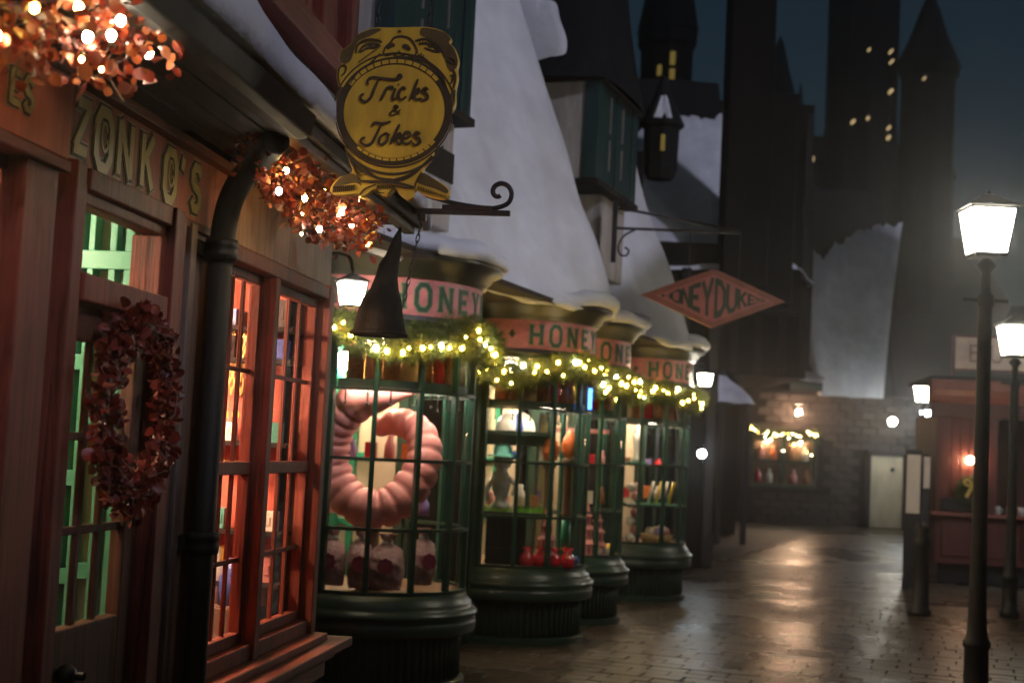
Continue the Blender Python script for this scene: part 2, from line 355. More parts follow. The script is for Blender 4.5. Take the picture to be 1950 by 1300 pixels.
def glyph(ch, wd, d0, d1, serif=0.0, grow=0.0, sub=None):
    mb = MB(); k = 0
    for st in GL[ch]:
        cl = st[-1] == 'c'; p = st[:-1] if cl else st
        if grow and not cl:                       # lengthen the ends for the outline layer
            a, b = Vector(p[0]), Vector(p[1]); c, d = Vector(p[-1]), Vector(p[-2])
            p = [tuple(a+(a-b).normalized()*grow)]+list(p[1:-1])+[tuple(c+(c-d).normalized()*grow)]
        if sub:
            q = []
            for a, b in zip(p, p[1:]): q += [tuple(Vector(a).lerp(Vector(b), i/sub)) for i in range(sub)]
            p = q+[p[-1]]
        mb.ribbon(p, wd+2*grow, d0, d1+0.0004*k, closed=cl, smooth=False); k += 1
    if serif:
        for (x, z) in SERIF.get(ch, []):
            mb.ribbon([(x-serif-grow, z+(0.035 if z == 0 else -0.035)), (x+serif+grow, z+(0.035 if z == 0 else -0.035))], 0.07+2*grow, d0, d1+0.0004*k, smooth=False); k += 1
    return mb
# ================================================================== STREET (setting)
g = MB(); g.box(-55, 75, -30, 100, -0.4, -0.03)
def street_mat():
    m, t, b, o = new_mat('wet_stone'); v = coords(t, (1, 1, 1)); n1 = noise(t, v, 3.0, 6, 0.65); n2 = noise(t, v, 22, 5, 0.7); n3 = noise(t, coords(t, (1, 1, 1), 'Generated'), 1.0, 3)
    oi = t.nodes.new('ShaderNodeObjectInfo'); gm = t.nodes.new('ShaderNodeNewGeometry')
    a = t.nodes.new('ShaderNodeMath'); a.operation = 'ADD'; t.links.new(oi.outputs['Random'], a.inputs[0]); t.links.new(gm.outputs['Random Per Island'], a.inputs[1])
    fr = t.nodes.new('ShaderNodeMath'); fr.operation = 'FRACT'; t.links.new(a.outputs[0], fr.inputs[0])
    ml = t.nodes.new('ShaderNodeMath'); ml.operation = 'MULTIPLY_ADD'; ml.inputs[1].default_value = 0.45; t.links.new(fr.outputs[0], ml.inputs[0])
    m2 = t.nodes.new('ShaderNodeMath'); m2.operation = 'MULTIPLY'; m2.inputs[1].default_value = 0.55; t.links.new(n1, m2.inputs[0]); t.links.new(m2.outputs[0], ml.inputs[2])
    r = ramp(t, ml.outputs[0], [(0.2, (0.030, 0.022, 0.014)), (0.8, (0.076, 0.054, 0.034))]); t.links.new(r.outputs[0], b.inputs['Base Color'])
    geo = t.nodes.new('ShaderNodeNewGeometry'); wn = noise(t, geo.outputs['Position'], 0.55, 4, 0.6)
    mr = t.nodes.new('ShaderNodeMapRange'); mr.inputs[1].default_value = 0.35; mr.inputs[2].default_value = 0.65; mr.inputs[3].default_value = 0.20; mr.inputs[4].default_value = 0.44
    t.links.new(wn, mr.inputs[0]); t.links.new(mr.outputs[0], b.inputs['Roughness']); b.inputs['Specular IOR Level'].default_value = 0.6
    wp = noise(t, geo.outputs['Position'], 9.0, 5, 0.7)
    bump(t, b, wp, 0.35, 0.02)
street_mat()
surf('joint_mud', (0.034, 0.026, 0.018), 0.6, 0.4, 4, bs=0.4)
street = kind(g.build('street', 'joint_mud'), 'structure')
SW, SH = 0.31, 0.20
_d = Vector((math.sin(R(19.6)), math.cos(R(19.6)))); _n = Vector((_d.y, -_d.x))
stones = []
for i in range(-6, 165):                       # courses across the street
    for j in range(-12, 46):
        c = _d*(6.2+i*SH)+_n*((j+0.5*(i % 2)+0.11*math.sin(i*2.3))*SW-0.6)
        px = 975+2708*c.x/max(c.y, .1)
        if c.y < 7.6 or c.y > 40 or px < 820 or px > 2060: continue
        py = 900+2708*1.65/c.y
        stones.append((c.y if (py < 1330 and px < 1960) else 99, c.x, c.y))
stones.sort()
def stone_mb(mb, cx=0, cy=0, jit=True):
    hw, hh = SW/2-0.0028, SH/2-0.0028; e = 0.006; zt = random.uniform(-0.002, 0.002); tx, ty = random.uniform(-.007, .007), random.uniform(-.007, .007)
    P = []
    for k, (sx, sy) in enumerate(((-1, -1), (1, -1), (1, 1), (-1, 1))):
        P.append((sx*hw+random.uniform(-.002, .002), sy*hh+random.uniform(-.002, .002)))
    v = [(x, y, -0.035) for x, y in P]+[(x*(1-e/hw*0.4), y*(1-e/hh*0.4), -0.008+x*tx+y*ty+zt) for x, y in P]+[(x*(1-e/hw), y*(1-e/hh), x*tx+y*ty+zt) for x, y in P]
    def T(x, y, z): return (cx+_n.x*x+_d.x*y, cy+_n.y*x+_d.y*y, z)
    mb.add([T(*p) for p in v], [(8, 9, 10, 11)]+[(i, (i+1) % 4, 4+(i+1) % 4, 4+i) for i in range(4)]+[(4+i, 4+(i+1) % 4, 8+(i+1) % 4, 8+i) for i in range(4)])
svar = []
for k in range(14):
    mb = MB(); stone_mb(mb); me = mb.mesh('paving_stone'); me.materials.append(M('wet_stone')); svar.append(me)
for k, (_, x, y) in enumerate(stones[:290]): link('paving_stone', svar[k % 14], street, (x, y, 0))
mb = MB()
for (_, x, y) in stones[290:]: stone_mb(mb, x, y)
kind(mb.build('paving_field', 'wet_stone', street), 'stuff')

# ================================================================== LEAF / BULB KIT
def leaf_mesh(name, L, W, mat, cup=0.25, n=4):
    mb = MB(); v = [(0, 0, 0)]; 
    prof = [0.55, 0.95, 1.0, 0.6]
    mid = [(0, L*t, -cup*L*(t-0.5)**2) for t in (0, .3, .6, .85, 1)]
    vs_ = [mid[0], mid[1], mid[2], mid[3], mid[4]]
    l = [(-W*.8, L*.28, cup*W), (-W, L*.58, cup*W), (-W*.65, L*.85, cup*W*.7)]; r = [(-a, b, c) for a, b, c in l]
    mb.add(vs_+l+r, [(0, 1, 5), (1, 2, 6, 5), (2, 3, 7, 6), (3, 4, 7), (0, 8, 1), (1, 8, 9, 2), (2, 9, 10, 3), (3, 10, 4)])
    me = mb.mesh(name, False); me.materials.append(M(mat)); me.polygons.foreach_set('use_smooth', [True]*len(me.polygons)); return me
def scatter(path, rad, n, rng, flat=None):
    """points in a sausage round a polyline of (x,y,z)"""
    P = [Vector(p) for p in path]; seg = [(P[i+1]-P[i]).length for i in range(len(P)-1)]; tot = sum(seg); out = []
    for _ in range(n):
        t = rng.random()*tot; i = 0
        while i < len(seg)-1 and t > seg[i]: t -= seg[i]; i += 1
        d = Vector(rng.normal(size=3)); d.normalize(); rr = rad*(rng.random()**0.45)
        if flat: d = Vector((d.x*flat[0], d.y*flat[1], d.z*flat[2]))
        out.append((P[i].lerp(P[i+1], t/seg[i])+d*rr, d))
    return out
def leaf_mass(name, proto, pts, parent, rng, smin=0.6, smax=1.2):
    """many leaves joined in one part"""
    pv = np.array([v.co for v in proto.vertices]); pf = [tuple(p.vertices) for p in proto.polygons]
    V = []; F = []; o = 0
    for p, d in pts:
        q = Vector(rng.normal(size=3)).normalized(); q = (q*0.8+d*0.7).normalized()
        rot = np.array(q.to_track_quat('Y', 'Z').to_matrix() @ Matrix.Rotation(rng.random()*6.28, 3, 'Y'))
        V.append(pv @ rot.T*(smin+(smax-smin)*rng.random())+np.array(p)); F += [tuple(i+o for i in f) for f in pf]; o += len(pv)
    me = bpy.data.meshes.new(name); me.from_pydata(np.concatenate(V).tolist(), [], F); me.materials.append(proto.materials[0])
    me.polygons.foreach_set('use_smooth', [True]*len(me.polygons)); me.update()
    return kind(link(name, me, parent), 'stuff')
def leaf_objects(name, proto, pts, parent, rng, smin=0.7, smax=1.25):
    for p, d in pts:
        q = (Vector(rng.normal(size=3)).normalized()*0.8+d*0.7).normalized()
        e = (q.to_track_quat('Y', 'Z').to_matrix() @ Matrix.Rotation(rng.random()*6.28, 3, 'Y')).to_euler()
        s = smin+(smax-smin)*rng.random(); link(name, proto, parent, p, e, 0, (s, s, s))
def bulb_mesh(r, mat):
    mb = MB(); mb.sphere((0, 0, 0), r, 7, 5, 1.2); me = mb.mesh('bulb'); me.materials.append(M(mat)); me.polygons.foreach_set('use_smooth', [True]*len(me.polygons)); return me
L_AUT = leaf_mesh('leaf', 0.030, 0.013, 'leaf_autumn'); L_WRE = leaf_mesh('leaf', 0.034, 0.015, 'leaf_wreath')
B_BIG = bulb_mesh(0.0105, 'bulb_white'); B_WARM = bulb_mesh(0.0095, 'bulb_warm'); B_YEL = bulb_mesh(0.009, 'bulb_yellow'); B_SMALL = bulb_mesh(0.005, 'bulb_warm')

# ================================================================== JOKE SHOP (left)
ZA = 7.4
zr = thing('joke_shop', 'red timber shop front with glazed door and tall small-paned window at far left', 'building', (-1.68, 0, 0), R(90-ZA))
def zb(name, mat, boxes, bevel=0.004, parent=None, smooth=False):
    mb = MB(True)
    for b in boxes: mb.box(b[0], b[1], b[2]+ZDV, b[3]+ZDV, b[4], b[5])
    return mb.build(name, mat, parent or zr, smooth, bevel)
ZDV = 0.0
# masonry core behind the timber, and stone piers
zb('wall', 'wall_dark', [(2.0, 2.30, -.30, -.06, 0, 2.6), (4.635, 4.90, -.30, -.085, 0, 2.6), (6.40, 6.52, -.32, -.02, 0, 2.62), (2.0, 6.5, -.30, -.06, 2.36, 4.6), (4.62, 6.45, -.30, -.04, 0, 0.70), (1.0, 2.0, -.3, -.06, 0, 4.6)], 0)
pier = zb('stone_pier', 'wall_dark', [(3.575, 3.705, -.30, -.05, 0, 2.36)], 0)
z = 0.0
while z < 2.34:
    h = random.uniform(.17, .30); h = min(h, 2.345-z); mb = MB(True); e = .012
    x0, x1, z0, z1, vf = 3.572+random.uniform(0, .01), 3.708-random.uniform(0, .01), z+.006, z+h-.006, -0.02+random.uniform(-.012, .012)
    mb.add([(x0, -.05, z0), (x1, -.05, z0), (x1, -.05, z1), (x0, -.05, z1), (x0+e, vf, z0+e), (x1-e, vf+random.uniform(-.01, .01), z0+e), (x1-e, vf, z1-e), (x0+e, vf+random.uniform(-.01, .01), z1-e)],
           [(3, 2, 1, 0), (4, 5, 6, 7)]+[(i, (i+1) % 4, 4+(i+1) % 4, 4+i) for i in range(4)])
    mb.build('stone', 'stone_dark', pier, False, 0.012); z += h
# sign board over the shop front
sb = zb('sign_board', 'sign_maroon', [(3.735, 5.02, -.05, 0.0, 2.345, 2.558)], .003)
zb('sign_panel', 'sign_red', [(2.1, 3.73, -.05, 0.012, 2.345, 2.56)], .003, sb)
mb = MB(True); mb.prism([(5.025, 2.335), (6.50, 2.335), (6.50, 2.62), (5.08, 2.62), (5.04, 2.605), (5.025, 2.57)], -.05, .004); mb.build('plain_board', 'weathered_board', zr, False, .004)
zb('head_moulding', 'red_wood_h', [(2.1, 5.02, -.03, .035, 2.56, 2.585), (2.1, 5.02, -.03, .02, 2.585, 2.60)], .004)
zb('lower_moulding', 'brown_wood', [(2.1, 4.95, -.05, .010, 2.315, 2.343)], .003)
def zletter(ch, u, z, h, wsc, tilt=0.0, dv=0.0):
    for lay, (mat, grow, d0, d1) in enumerate((('letter_pale', .085, 0.0002, 0.002), ('letter_dark', .055, 0.002, 0.004), ('letter_gold', 0, 0.004, 0.007))):
        mb = glyph(ch, 0.20, d0+dv, d1+dv, 0, grow); mb.flip = True
        mb.map(lambda x, y, zz: (u+(x-0.31)*h*wsc+(zz-.5)*h*tilt, y, z+(zz-0.5)*h))
        mb.build('letter' if lay == 2 else ('letter_outline' if lay else 'letter_edge'), mat, sb)
for ch, u, h in (('Z', 3.812, .150), ('O', 3.955, .155), ('N', 4.105, .155), ('K', 4.275, .155), ('O', 4.465, .150), ("'", 4.60, .150), ('S', 4.70, .150)):
    zletter(ch, u, 2.452 if ch != 'O' else 2.447, h, 1.0 if ch in 'O' else .95, 0.12 if ch == 'Z' else 0)
    if ch == 'O':
        mb = MB(True); mb.ribbon([(u+.012, 2.47), (u, 2.492), (u-.018, 2.48), (u-.02, 2.44), (u, 2.415), (u+.02, 2.43), (u+.012, 2.45)], .010, .0075, .0095); mb.build('letter', 'letter_gold', sb)
for ch, u in (('E', 3.405), ('S', 3.475)): zletter(ch, u, 2.455, .085, .9, 0, 0.0125)
ZDV = .048
# door: frame, transom light, leaf with panes
dr = zb('door_frame', 'red_wood', [(3.71, 3.775, -.12, 0.0, 0, 2.345), (3.777, 3.83, -.13, -.022, 0, 2.30), (4.445, 4.52, -.12, -.004, 0, 2.345), (4.522, 4.60, -.12, -.026, 0, 2.345), (3.83, 4.445, -.12, -.015, 2.285, 2.345), (3.83, 4.445, -.10, -.035, 2.25, 2.283), (3.83, 4.445, -.12, -.012, 1.985, 2.062), (4.405, 4.443, -.13, -.03, 0, 2.25)], .005)
zb('batten', 'grey_wood', [(4.66, 4.715, -.085, -.03, 0, 2.33)], .004); zb('batten', 'brown_wood', [(4.60, 4.655, -.10, -.05, 0, 2.33)], .004); zb('batten', 'brown_wood', [(4.72, 4.93, -.09, -.055, 0, 2.33)], .004)
lf = zb('door', 'brown_wood', [(3.832, 3.882, -.095, -.05, .05, 1.98), (4.312, 4.403, -.095, -.05, .05, 1.98), (3.882, 4.312, -.095, -.05, 1.885, 1.98), (3.882, 4.312, -.095, -.05, .80, 1.10), (3.882, 4.312, -.095, -.05, .05, .25), (3.882, 4.312, -.09, -.07, .25, .80)], .005)
GU = [3.882, 4.025, 4.168, 4.312]; GZ = [1.10, 1.362, 1.622, 1.885]
for u in GU[1:3]: zb('muntin', 'brown_wood', [(u-.012, u+.012, -.084, -.064, 1.10, 1.885)], .004, lf)
for z in GZ[1:3]: zb('muntin', 'brown_wood', [(3.882, 4.312, -.083, -.065, z-.012, z+.012)], .004, lf)
for i in range(3):
    for j in range(3): zb('pane', 'pane_glass', [(GU[i]+.012, GU[i+1]-.012, -.078, -.074, GZ[j]+.012, GZ[j+1]-.012)], 0, lf)
zb('transom_pane', 'pane_glass', [(3.83, 4.405, -.078, -.074, 2.062, 2.25)], 0, dr)
mb = MB(); mb.sphere((0, 0, 0), .03, 14, 10); mb.lathe([(0.02, -.03), (.012, -.02), (.012, .05)], 10); mb.map(lambda x, y, z: (x, -y, z))
kn = mb.build('door_knob', 'black_iron', lf, True, 0, (3.905, -.03, .985)); kn.rotation_euler = (R(90), 0, 0)
# left window edge
lw = zb('window', 'red_wood', [(2.3, 3.40, -.12, -.03, 2.25, 2.345), (3.40, 3.575, -.10, .015, 0, 2.285), (3.37, 3.398, -.12, -.03, .7, 2.25), (2.3, 3.40, -.12, .03, .62, .70), (2.82, 2.88, -.11, -.04, .7, 2.25)], .005)
zb('window_head', 'red_wood_h', [(2.3, 3.60, -.10, .035, 2.285, 2.315)], .004, lw)
zb('pane', 'pane_glass', [(2.3, 2.82, -.078, -.074, .7, 2.25)], 0, lw); zb('pane', 'pane_glass', [(2.88, 3.37, -.078, -.074, .7, 2.25)], 0, lw)
# double casement window
U0, UM0, UM1, U1 = 4.93, 5.515, 5.575, 6.33
fr = zb('window', 'red_wood', [(4.90, U0, -.105, .0, .80, 2.30), (UM0, UM1, -.105, .004, .80, 2.26), (U1, 6.40, -.105, .006, .80, 2.30), (4.93, 6.33, -.105, .0, 2.262, 2.318), (4.93, 6.33, -.13, -.01, .80, .86), (6.402, 6.45, -.105, -.012, .72, 2.335)], .005)
zb('window_sill', 'red_wood_h', [(4.90, 6.60, -.12, .13, .725, .765), (4.90, 6.52, -.12, .07, .68, .722), (4.9, 6.48, -.12, .04, .60, .677), (4.92, 6.42, -.12, .06, .766, .80)], .006, fr)
ZR = [.86, 1.177, 1.525, 1.89, 2.262]
for a, b in ((U0, UM0), (UM1, U1)):
    s_ = zb('sash', 'red_wood', [(a+.002, a+.035, -.088, -.048, .862, 2.26), (b-.035, b-.002, -.088, -.048, .862, 2.26), (a+.035, b-.035, -.088, -.048, 2.222, 2.26), (a+.035, b-.035, -.088, -.048, .862, .905), (a+.035, b-.035, -.092, -.040, 1.500, 1.548)], .004, fr)
    us = [a+.035+(b-a-.07)*k/4 for k in range(5)]
    for u in us[1:4]: zb('muntin', 'red_wood', [(u-.009, u+.009, -.082, -.066, .905, 2.222)], .003, fr)
    for z in (ZR[1], ZR[3]): zb('muntin', 'red_wood_h', [(a+.035, b-.035, -.081, -.067, z-.009, z+.009)], .003, fr)
    zz = [.905, ZR[1], 1.524, ZR[3], 2.222]
    for i in range(4):
        for j in range(4): zb('pane', 'pane_glass', [(us[i]+.009, us[i+1]-.009, -.076, -.072, zz[j]+.01, zz[j+1]-.01)], 0, fr)
ZDV = 0.0
# lit room behind: red panelled wall, ceiling, floor, reveals and shelf posts
rm = zb('room_lining', 'bright_red_wood', [(4.75, 6.38, -2.06, -2.0, .3, 2.5), (6.34, 6.39, -2.0, -.3, .3, 2.5), (2.2, 3.55, -1.2, -1.15, .3, 2.5), (4.90, 4.935, -.42, -.142, .8, 2.3), (6.32, 6.36, -.40, -.142, .8, 2.3), (4.66, 4.70, -2.0, -.302, .3, 2.5)], .004)
zb('room_ceiling', 'brown_wood', [(2.2, 6.34, -2.0, -.31, 2.5, 2.54)], 0, rm); zb('room_floor', 'shop_floor', [(2.2, 6.34, -2.0, -.31, .22, .28)], 0, rm)
for u in (5.3, 5.7, 6.1): zb('shelf_post', 'bright_red_wood', [(u, u+.06, -1.55, -1.45, .3, 2.5)], .004, rm)
for z in (.95, 1.35, 1.75, 2.1): zb('shelf', 'red_wood_h', [(4.8, 6.33, -1.95, -1.5, z, z+.03)], .003, rm)
zb('counter', 'grey_wood', [(6.05, 6.33, -.75, -.15, .3, .92)], .006, rm)
# entrance lobby: mint framed inner screen in front of a cream wall
lb = zb('lobby_lining', 'beige_wall', [(3.4, 4.60, -1.06, -1.0, .3, 2.5), (4.60, 4.63, -1.0, -.125, .3, 2.5), (3.40, 3.56, -1.0, -.31, .3, 2.5)], 0)
zb('lobby_floor', 'shop_floor', [(3.56, 4.60, -1.0, -.31, .2, .27)], 0, lb)
for (v0, v1) in ((-.345, -.305), (-.283, -.262), (-.212, -.188), (-.160, -.128)): zb('lobby_post', 'mint', [(4.545, 4.60, v0, v1, .3, 2.5)], .003, lb)
for (v0, v1, z) in ((-.305, -.283, 1.83), (-.305, -.283, 1.46), (-.305, -.283, 1.15), (-.262, -.212, 1.17), (-.262, -.212, 1.66)): zb('lobby_rail', 'mint', [(4.55, 4.60, v0, v1, z, z+.05)], .002, lb)
zb('lobby_rail', 'mint', [(4.54, 4.60, -.9, -.128, 2.155, 2.215)], .003, lb); zb('lobby_post', 'mint', [(4.54, 4.60, -.42, -.36, .3, 2.5)], .003, lb)
# display goods glimpsed behind the panes
def room_lamp(loc, r, mat, parent_label, cat='lamp', cord=0.3):
    t = thing('pendant_lamp', parent_label, cat, loc)
    mb = MB(); mb.sphere((0, 0, 0), r, 16, 10); mb.build('globe', mat, t, True)
    mb = MB(); mb.tube([(0, 0, r*.9), (0, 0, r+cord)], .006, 6); mb.build('cord', 'black_iron', t)
    mb = MB(); mb.lathe([(.001, r+.03), (r*.5, r+.01), (r*.6, r*.75)], 14); mb.build('cap', 'black_iron', t, True)
    return t
def Zw(u, v, z):
    a = R(ZA); return Vector((-1.68+math.sin(a)*u+math.cos(a)*v, math.cos(a)*u-math.sin(a)*v, z))
room_lamp(Zw(5.25, -.80, 2.25), .06, 'globe_orange', 'glowing orange globe lamp behind the left casement of the red window')
room_lamp(Zw(5.85, -.85, 1.9), .06, 'globe_orange', 'glowing orange globe lamp deep behind the right casement of the red window')
room_lamp(Zw(4.05, -.62, 2.28), .062, 'globe_warm', 'small warm globe lamp in the lobby behind the glazed door', cord=.15)
room_lamp(Zw(3.05, -.65, 2.20), .06, 'globe_orange', 'orange globe lamp behind the window at the left edge of the picture')
surf('token_yellow', (0.75, 0.50, 0.05), 0.5, 0.2, 8)
for k, (u, v, z, n) in enumerate(((5.12, -.35, 1.74, 5), (5.05, -.35, 1.52, 6))):
    t = thing('paper_chain', ('upper' if k == 0 else 'lower')+' string of yellow ring tokens behind the left casement', 'paper chain', Zw(6.22, -.36, z), -R(ZA))
    for q in range(n):
        mb = MB(); mb.ribbon([(math.cos(a)*.014, math.sin(a)*.016) for a in np.linspace(0, 2*PI, 8, endpoint=False)], .007, -.003, .003, closed=True)
        mb.build('ring', 'token_yellow', t, False, 0, (q*.05, 0, random.uniform(-.006, .006)))
    mb = MB(); mb.tube([(-.03, 0, .014), (n*.05, 0, .014)], .0015, 5); mb.build('string', 'twig', t)
t = thing('lattice_panel', 'gold lattice display panel high behind the left casement', 'display panel', Zw(6.26, -.33, 1.96), -R(ZA))
for q in range(7):
    mb = MB(); mb.ribbon([(-.07+q*.023, -.14), (.07+(q-3)*.012, .16)], .008, 0, .004, smooth=False); mb.build('slat', 'brass', t)
    mb = MB(); mb.ribbon([(.07-q*.023, -.14), (-.07-(q-3)*.012, .16)], .008, .0045, .0085, smooth=False); mb.build('slat', 'brass', t)
for q, (u, v, mat, rr, hh) in enumerate(((6.20, -.46, 'candy_lilac', .05, .18), (6.22, -.36, 'candy_white', .06, .24), (6.18, -.27, 'candy_blue', .05, .2), (6.12, -.20, 'candy_yellow', .045, .16), (6.25, -.19, 'candy_white', .06, .22))):
    mb = MB(); mb.lathe([(0.001, 0), (rr, 0), (rr, hh*.6), (rr*.45, hh*.75), (rr*.45, hh), (.001, hh)], 14)
    tag(mb.build('toy_bottle', mat, None, True, 0, Zw(u, v, .92)), ['lilac squat jar deepest on the joke shop counter', 'tall white jar on the joke shop counter beside the lilac one', 'dark blue jar in the middle of the joke shop counter', 'small yellow jar on the joke shop counter nearest the glass', 'white jar behind the yellow one on the joke shop counter'][q], 'jar', 'jars on the joke shop counter')
COLS = (('candy_blue', 'dark blue'), ('candy_white', 'white'), ('candy_yellow', 'yellow'), ('candy_lilac', 'lilac'), ('black_paint', 'black'), ('hat_teal', 'teal'), ('candy_pink', 'pink'), ('candy_red', 'red'))
for r_ in range(5):
    zs = (1.02, 1.24, 1.62, 1.98, 2.12)[r_]
    zb('rack', 'dark_timber', [(6.16, 6.335, -.52, -.06, zs-.02, zs)], .002, rm)
    for q in range(4):
        m_, c_ = COLS[(r_*3+q*2+r_ // 2) % 8]; hh = random.uniform(.07, .15); ww = random.uniform(.02, .035); vv = -.47+q*.115+random.uniform(-.01, .01)
        mb = MB(); mb.box(-ww, ww, -.03, .03, 0, hh); mb.box(-ww*.5, ww*.5, -.034, -.03, hh*.3, hh*.7)
        tag(mb.build('toy_box', m_, None, False, .003, Zw(6.24, vv, zs), (0, 0, -R(ZA)+random.uniform(-.3, .3))), '%s toy box, %s of four on the %s rack in the red window' % (c_, ('first', 'second', 'third', 'fourth')[q], ('lowest', 'second lowest', 'middle', 'second highest', 'highest')[r_]), 'toy box', 'toy boxes on the joke shop racks')
# eaves: soffit, gutter, pent roof with snow
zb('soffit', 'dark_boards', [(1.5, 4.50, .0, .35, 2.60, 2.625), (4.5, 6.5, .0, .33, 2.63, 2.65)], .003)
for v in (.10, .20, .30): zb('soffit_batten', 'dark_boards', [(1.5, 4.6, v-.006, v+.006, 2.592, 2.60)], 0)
mb = MB(True); mb.prism([(.34, 2.595), (.41, 2.575), (.445, 2.585), (.46, 2.65), (.45, 2.66), (.35, 2.66)], 1.5, 4.49, 'x'); mb.build('gutter', 'pipe_iron', zr, False, .008)
zb('fascia', 'brown_wood', [(4.50, 6.50, .33, .38, 2.59, 2.66)], .005); zb('fascia', 'dark_boards', [(4.50, 6.52, .38, .41, 2.62, 2.665)], .005)
mb = MB(True); mb.prism([(.43, 2.665), (.0, 2.98), (.0, 2.67)], 1.5, 6.46, 'x'); mb.build('pent_roof', 'dark_boards', zr)
rows = []
for i in range(90):
    u = 1.5+(6.55-1.5)*i/89; k = wave(u*1.15, 0.4); k2 = wave(u*2.3, 1.9); th = (.045+.03*k)*(1.4 if u < 3.9 else 1.4-.7*min(1, (u-3.9)/.8)); end = min(1, (6.55-u)/.12); end = math.sqrt(max(end, 0.001))
    row = []
    for (v, z, out) in ((.41, 2.667, 0), (.445, 2.668, .3), (.462, 2.69, .8), (.455, 2.73, 1.0), (.40, 2.79, 1.25), (.30, 2.87, 1.3), (.20, 2.945, 1.2), (.10, 3.015, .9), (.03, 3.045, .4), (.0, 2.99, 0)):
        nz = th*out*end*(1+.25*k2)
        row.append((u, v+nz*.38-(.01+.012*k)*(out > .5), z-(1-end)*.05+nz*.62))
    rows.append(row)
mb = MB(True); mb.grid(rows); mb.build('snow', 'snow', zr, True)
# upper storey
zb('jetty_beam', 'red_wood_h', [(1.5, 6.42, -.06, .16, 3.155, 3.275)], .008)
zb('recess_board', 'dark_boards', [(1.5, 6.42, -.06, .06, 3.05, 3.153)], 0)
u = 1.5
while u < 6.2:
    wd = random.uniform(.13, .17); zb('board', 'red_wood', [(u+.003, min(u+wd-.003, 6.24), -.05, .05+random.uniform(-.006, .006), 3.277, 4.7)], .004); u += wd
zb('corner_post', 'red_wood', [(6.245, 6.36, -.30, .10, 3.277, 4.7)], .006); zb('corner_post', 'red_wood', [(5.82, 5.90, -.04, .09, 3.277, 4.7)], .006)
# drainpipe with collars
dp = thing('drainpipe', 'black iron drainpipe running down between the door and the red window', 'drainpipe', Zw(4.82, .065, 0), R(90-ZA))
mb = MB(True); mb.tube([(0, 0, 0), (0, 0, 1.0), (0, 0, 2.30)], .039, 18); mb.build('pipe', 'pipe_iron', dp, True)
mb = MB(True); mb.tube(catmull([(0, 0, 2.28), (0, .005, 2.36), (-.02, .03, 2.44), (-.09, .09, 2.50), (-.20, .18, 2.535), (-.33, .27, 2.575)], False, 4), .043, 18); mb.build('elbow', 'pipe_iron', dp, True)
for z in (1.285, 2.265, .30):
    mb = MB(True); mb.lathe([(.038, z-.035), (.053, z-.035), (.055, z-.01), (.047, z), (.055, z+.01), (.053, z+.035), (.038, z+.035)], 20); mb.build('collar', 'pipe_iron', dp, True)
    mb = MB(True); mb.box(-.13, .10, -.095, -.05, z-.025, z+.025); mb.build('bracket', 'pipe_iron', dp, False, .004)
# ---- autumn garlands and wreath
def to_w(u, v, z): return Zw(u, v, z)
def autumn(name_label, path, rad, n, nobj, bulbs, group):
    rng = np.random.default_rng(n); o = to_w(*path[0]); t = thing('autumn_garland', name_label, 'garland', o, 0, group)
    P = [to_w(*p)-o for p in path]
    leaf_mass('foliage', L_AUT, scatter(P, rad, n, rng), t, rng, .35, 1.25)
    leaf_objects('leaf', L_AUT, scatter(P, rad*1.22, nobj, rng), t, rng, .55, 1.45)
    mb = MB(); mb.tube(catmull(P), .010, 6)
    for _ in range(34):
        (p, d), = scatter(P, rad*.4, 1, rng); mb.tube([p, p+d*rad*.5+Vector(rng.normal(size=3))*.02, p+d*rad*1.05], .0016, 4)
    mb.build('twig', 'twig', t)
    mb = MB(); mb.tube(catmull([to_w(u, v+.004, z+.012)-o for (u, v, z, k) in sorted(bulbs)], False, 4), .0022, 5); mb.build('cable', 'black_iron', t)
    for (u, v, z, k) in bulbs: link('bulb', (B_BIG, B_WARM, B_YEL, B_SMALL)[k], t, to_w(u, v, z)-o)
    return t
autumn('orange-red leaf garland with bulbs under the eaves at top left', [(2.35, .28, 2.42), (2.6, .28, 2.44), (2.85, .29, 2.475), (3.05, .30, 2.51), (3.22, .31, 2.54), (3.40, .32, 2.57)], 0.125, 950, 190,
       [(3.176, .37, 2.551, 0), (3.132, .37, 2.504, 0), (3.016, .37, 2.467, 0), (3.345, .37, 2.525, 0), (2.964, .37, 2.513, 1), (2.793, .36, 2.458, 2), (2.653, .36, 2.36, 1), (3.06, .34, 2.43, 3), (2.7, .2, 2.40, 3), (3.25, .30, 2.46, 3)], 'autumn garlands on the joke shop')
autumn('orange-red leaf garland with bulbs draped over the red window below the face sign', [(4.56, .28, 2.54), (4.75, .28, 2.53), (4.95, .28, 2.52), (5.20, .28, 2.50), (5.45, .28, 2.50), (5.70, .28, 2.52), (5.95, .28, 2.55)], .12, 1500, 240,
       [(4.562, .33, 2.426, 0), (4.828, .34, 2.451, 1), (5.285, .35, 2.483, 0), (5.034, .34, 2.38, 0), (5.451, .35, 2.465, 0), (4.628, .33, 2.505, 1), (5.699, .34, 2.52, 2), (5.2, .30, 2.55, 2), (5.812, .33, 2.442, 2), (4.95, .3, 2.42, 3), (5.6, .34, 2.58, 3), (5.3, .2, 2.40, 3), (6.0, .33, 2.6, 3)], 'autumn garlands on the joke shop')
rng = np.random.default_rng(3); wc = Zw(4.145, .06, 1.705); wt = thing('wreath', 'dark red leaf wreath hung on the glazed shop door', 'wreath', wc, R(90-ZA))
ring = [(.235*math.cos(a), -.02, .245*math.sin(a)) for a in np.linspace(0, 2*PI, 25)]
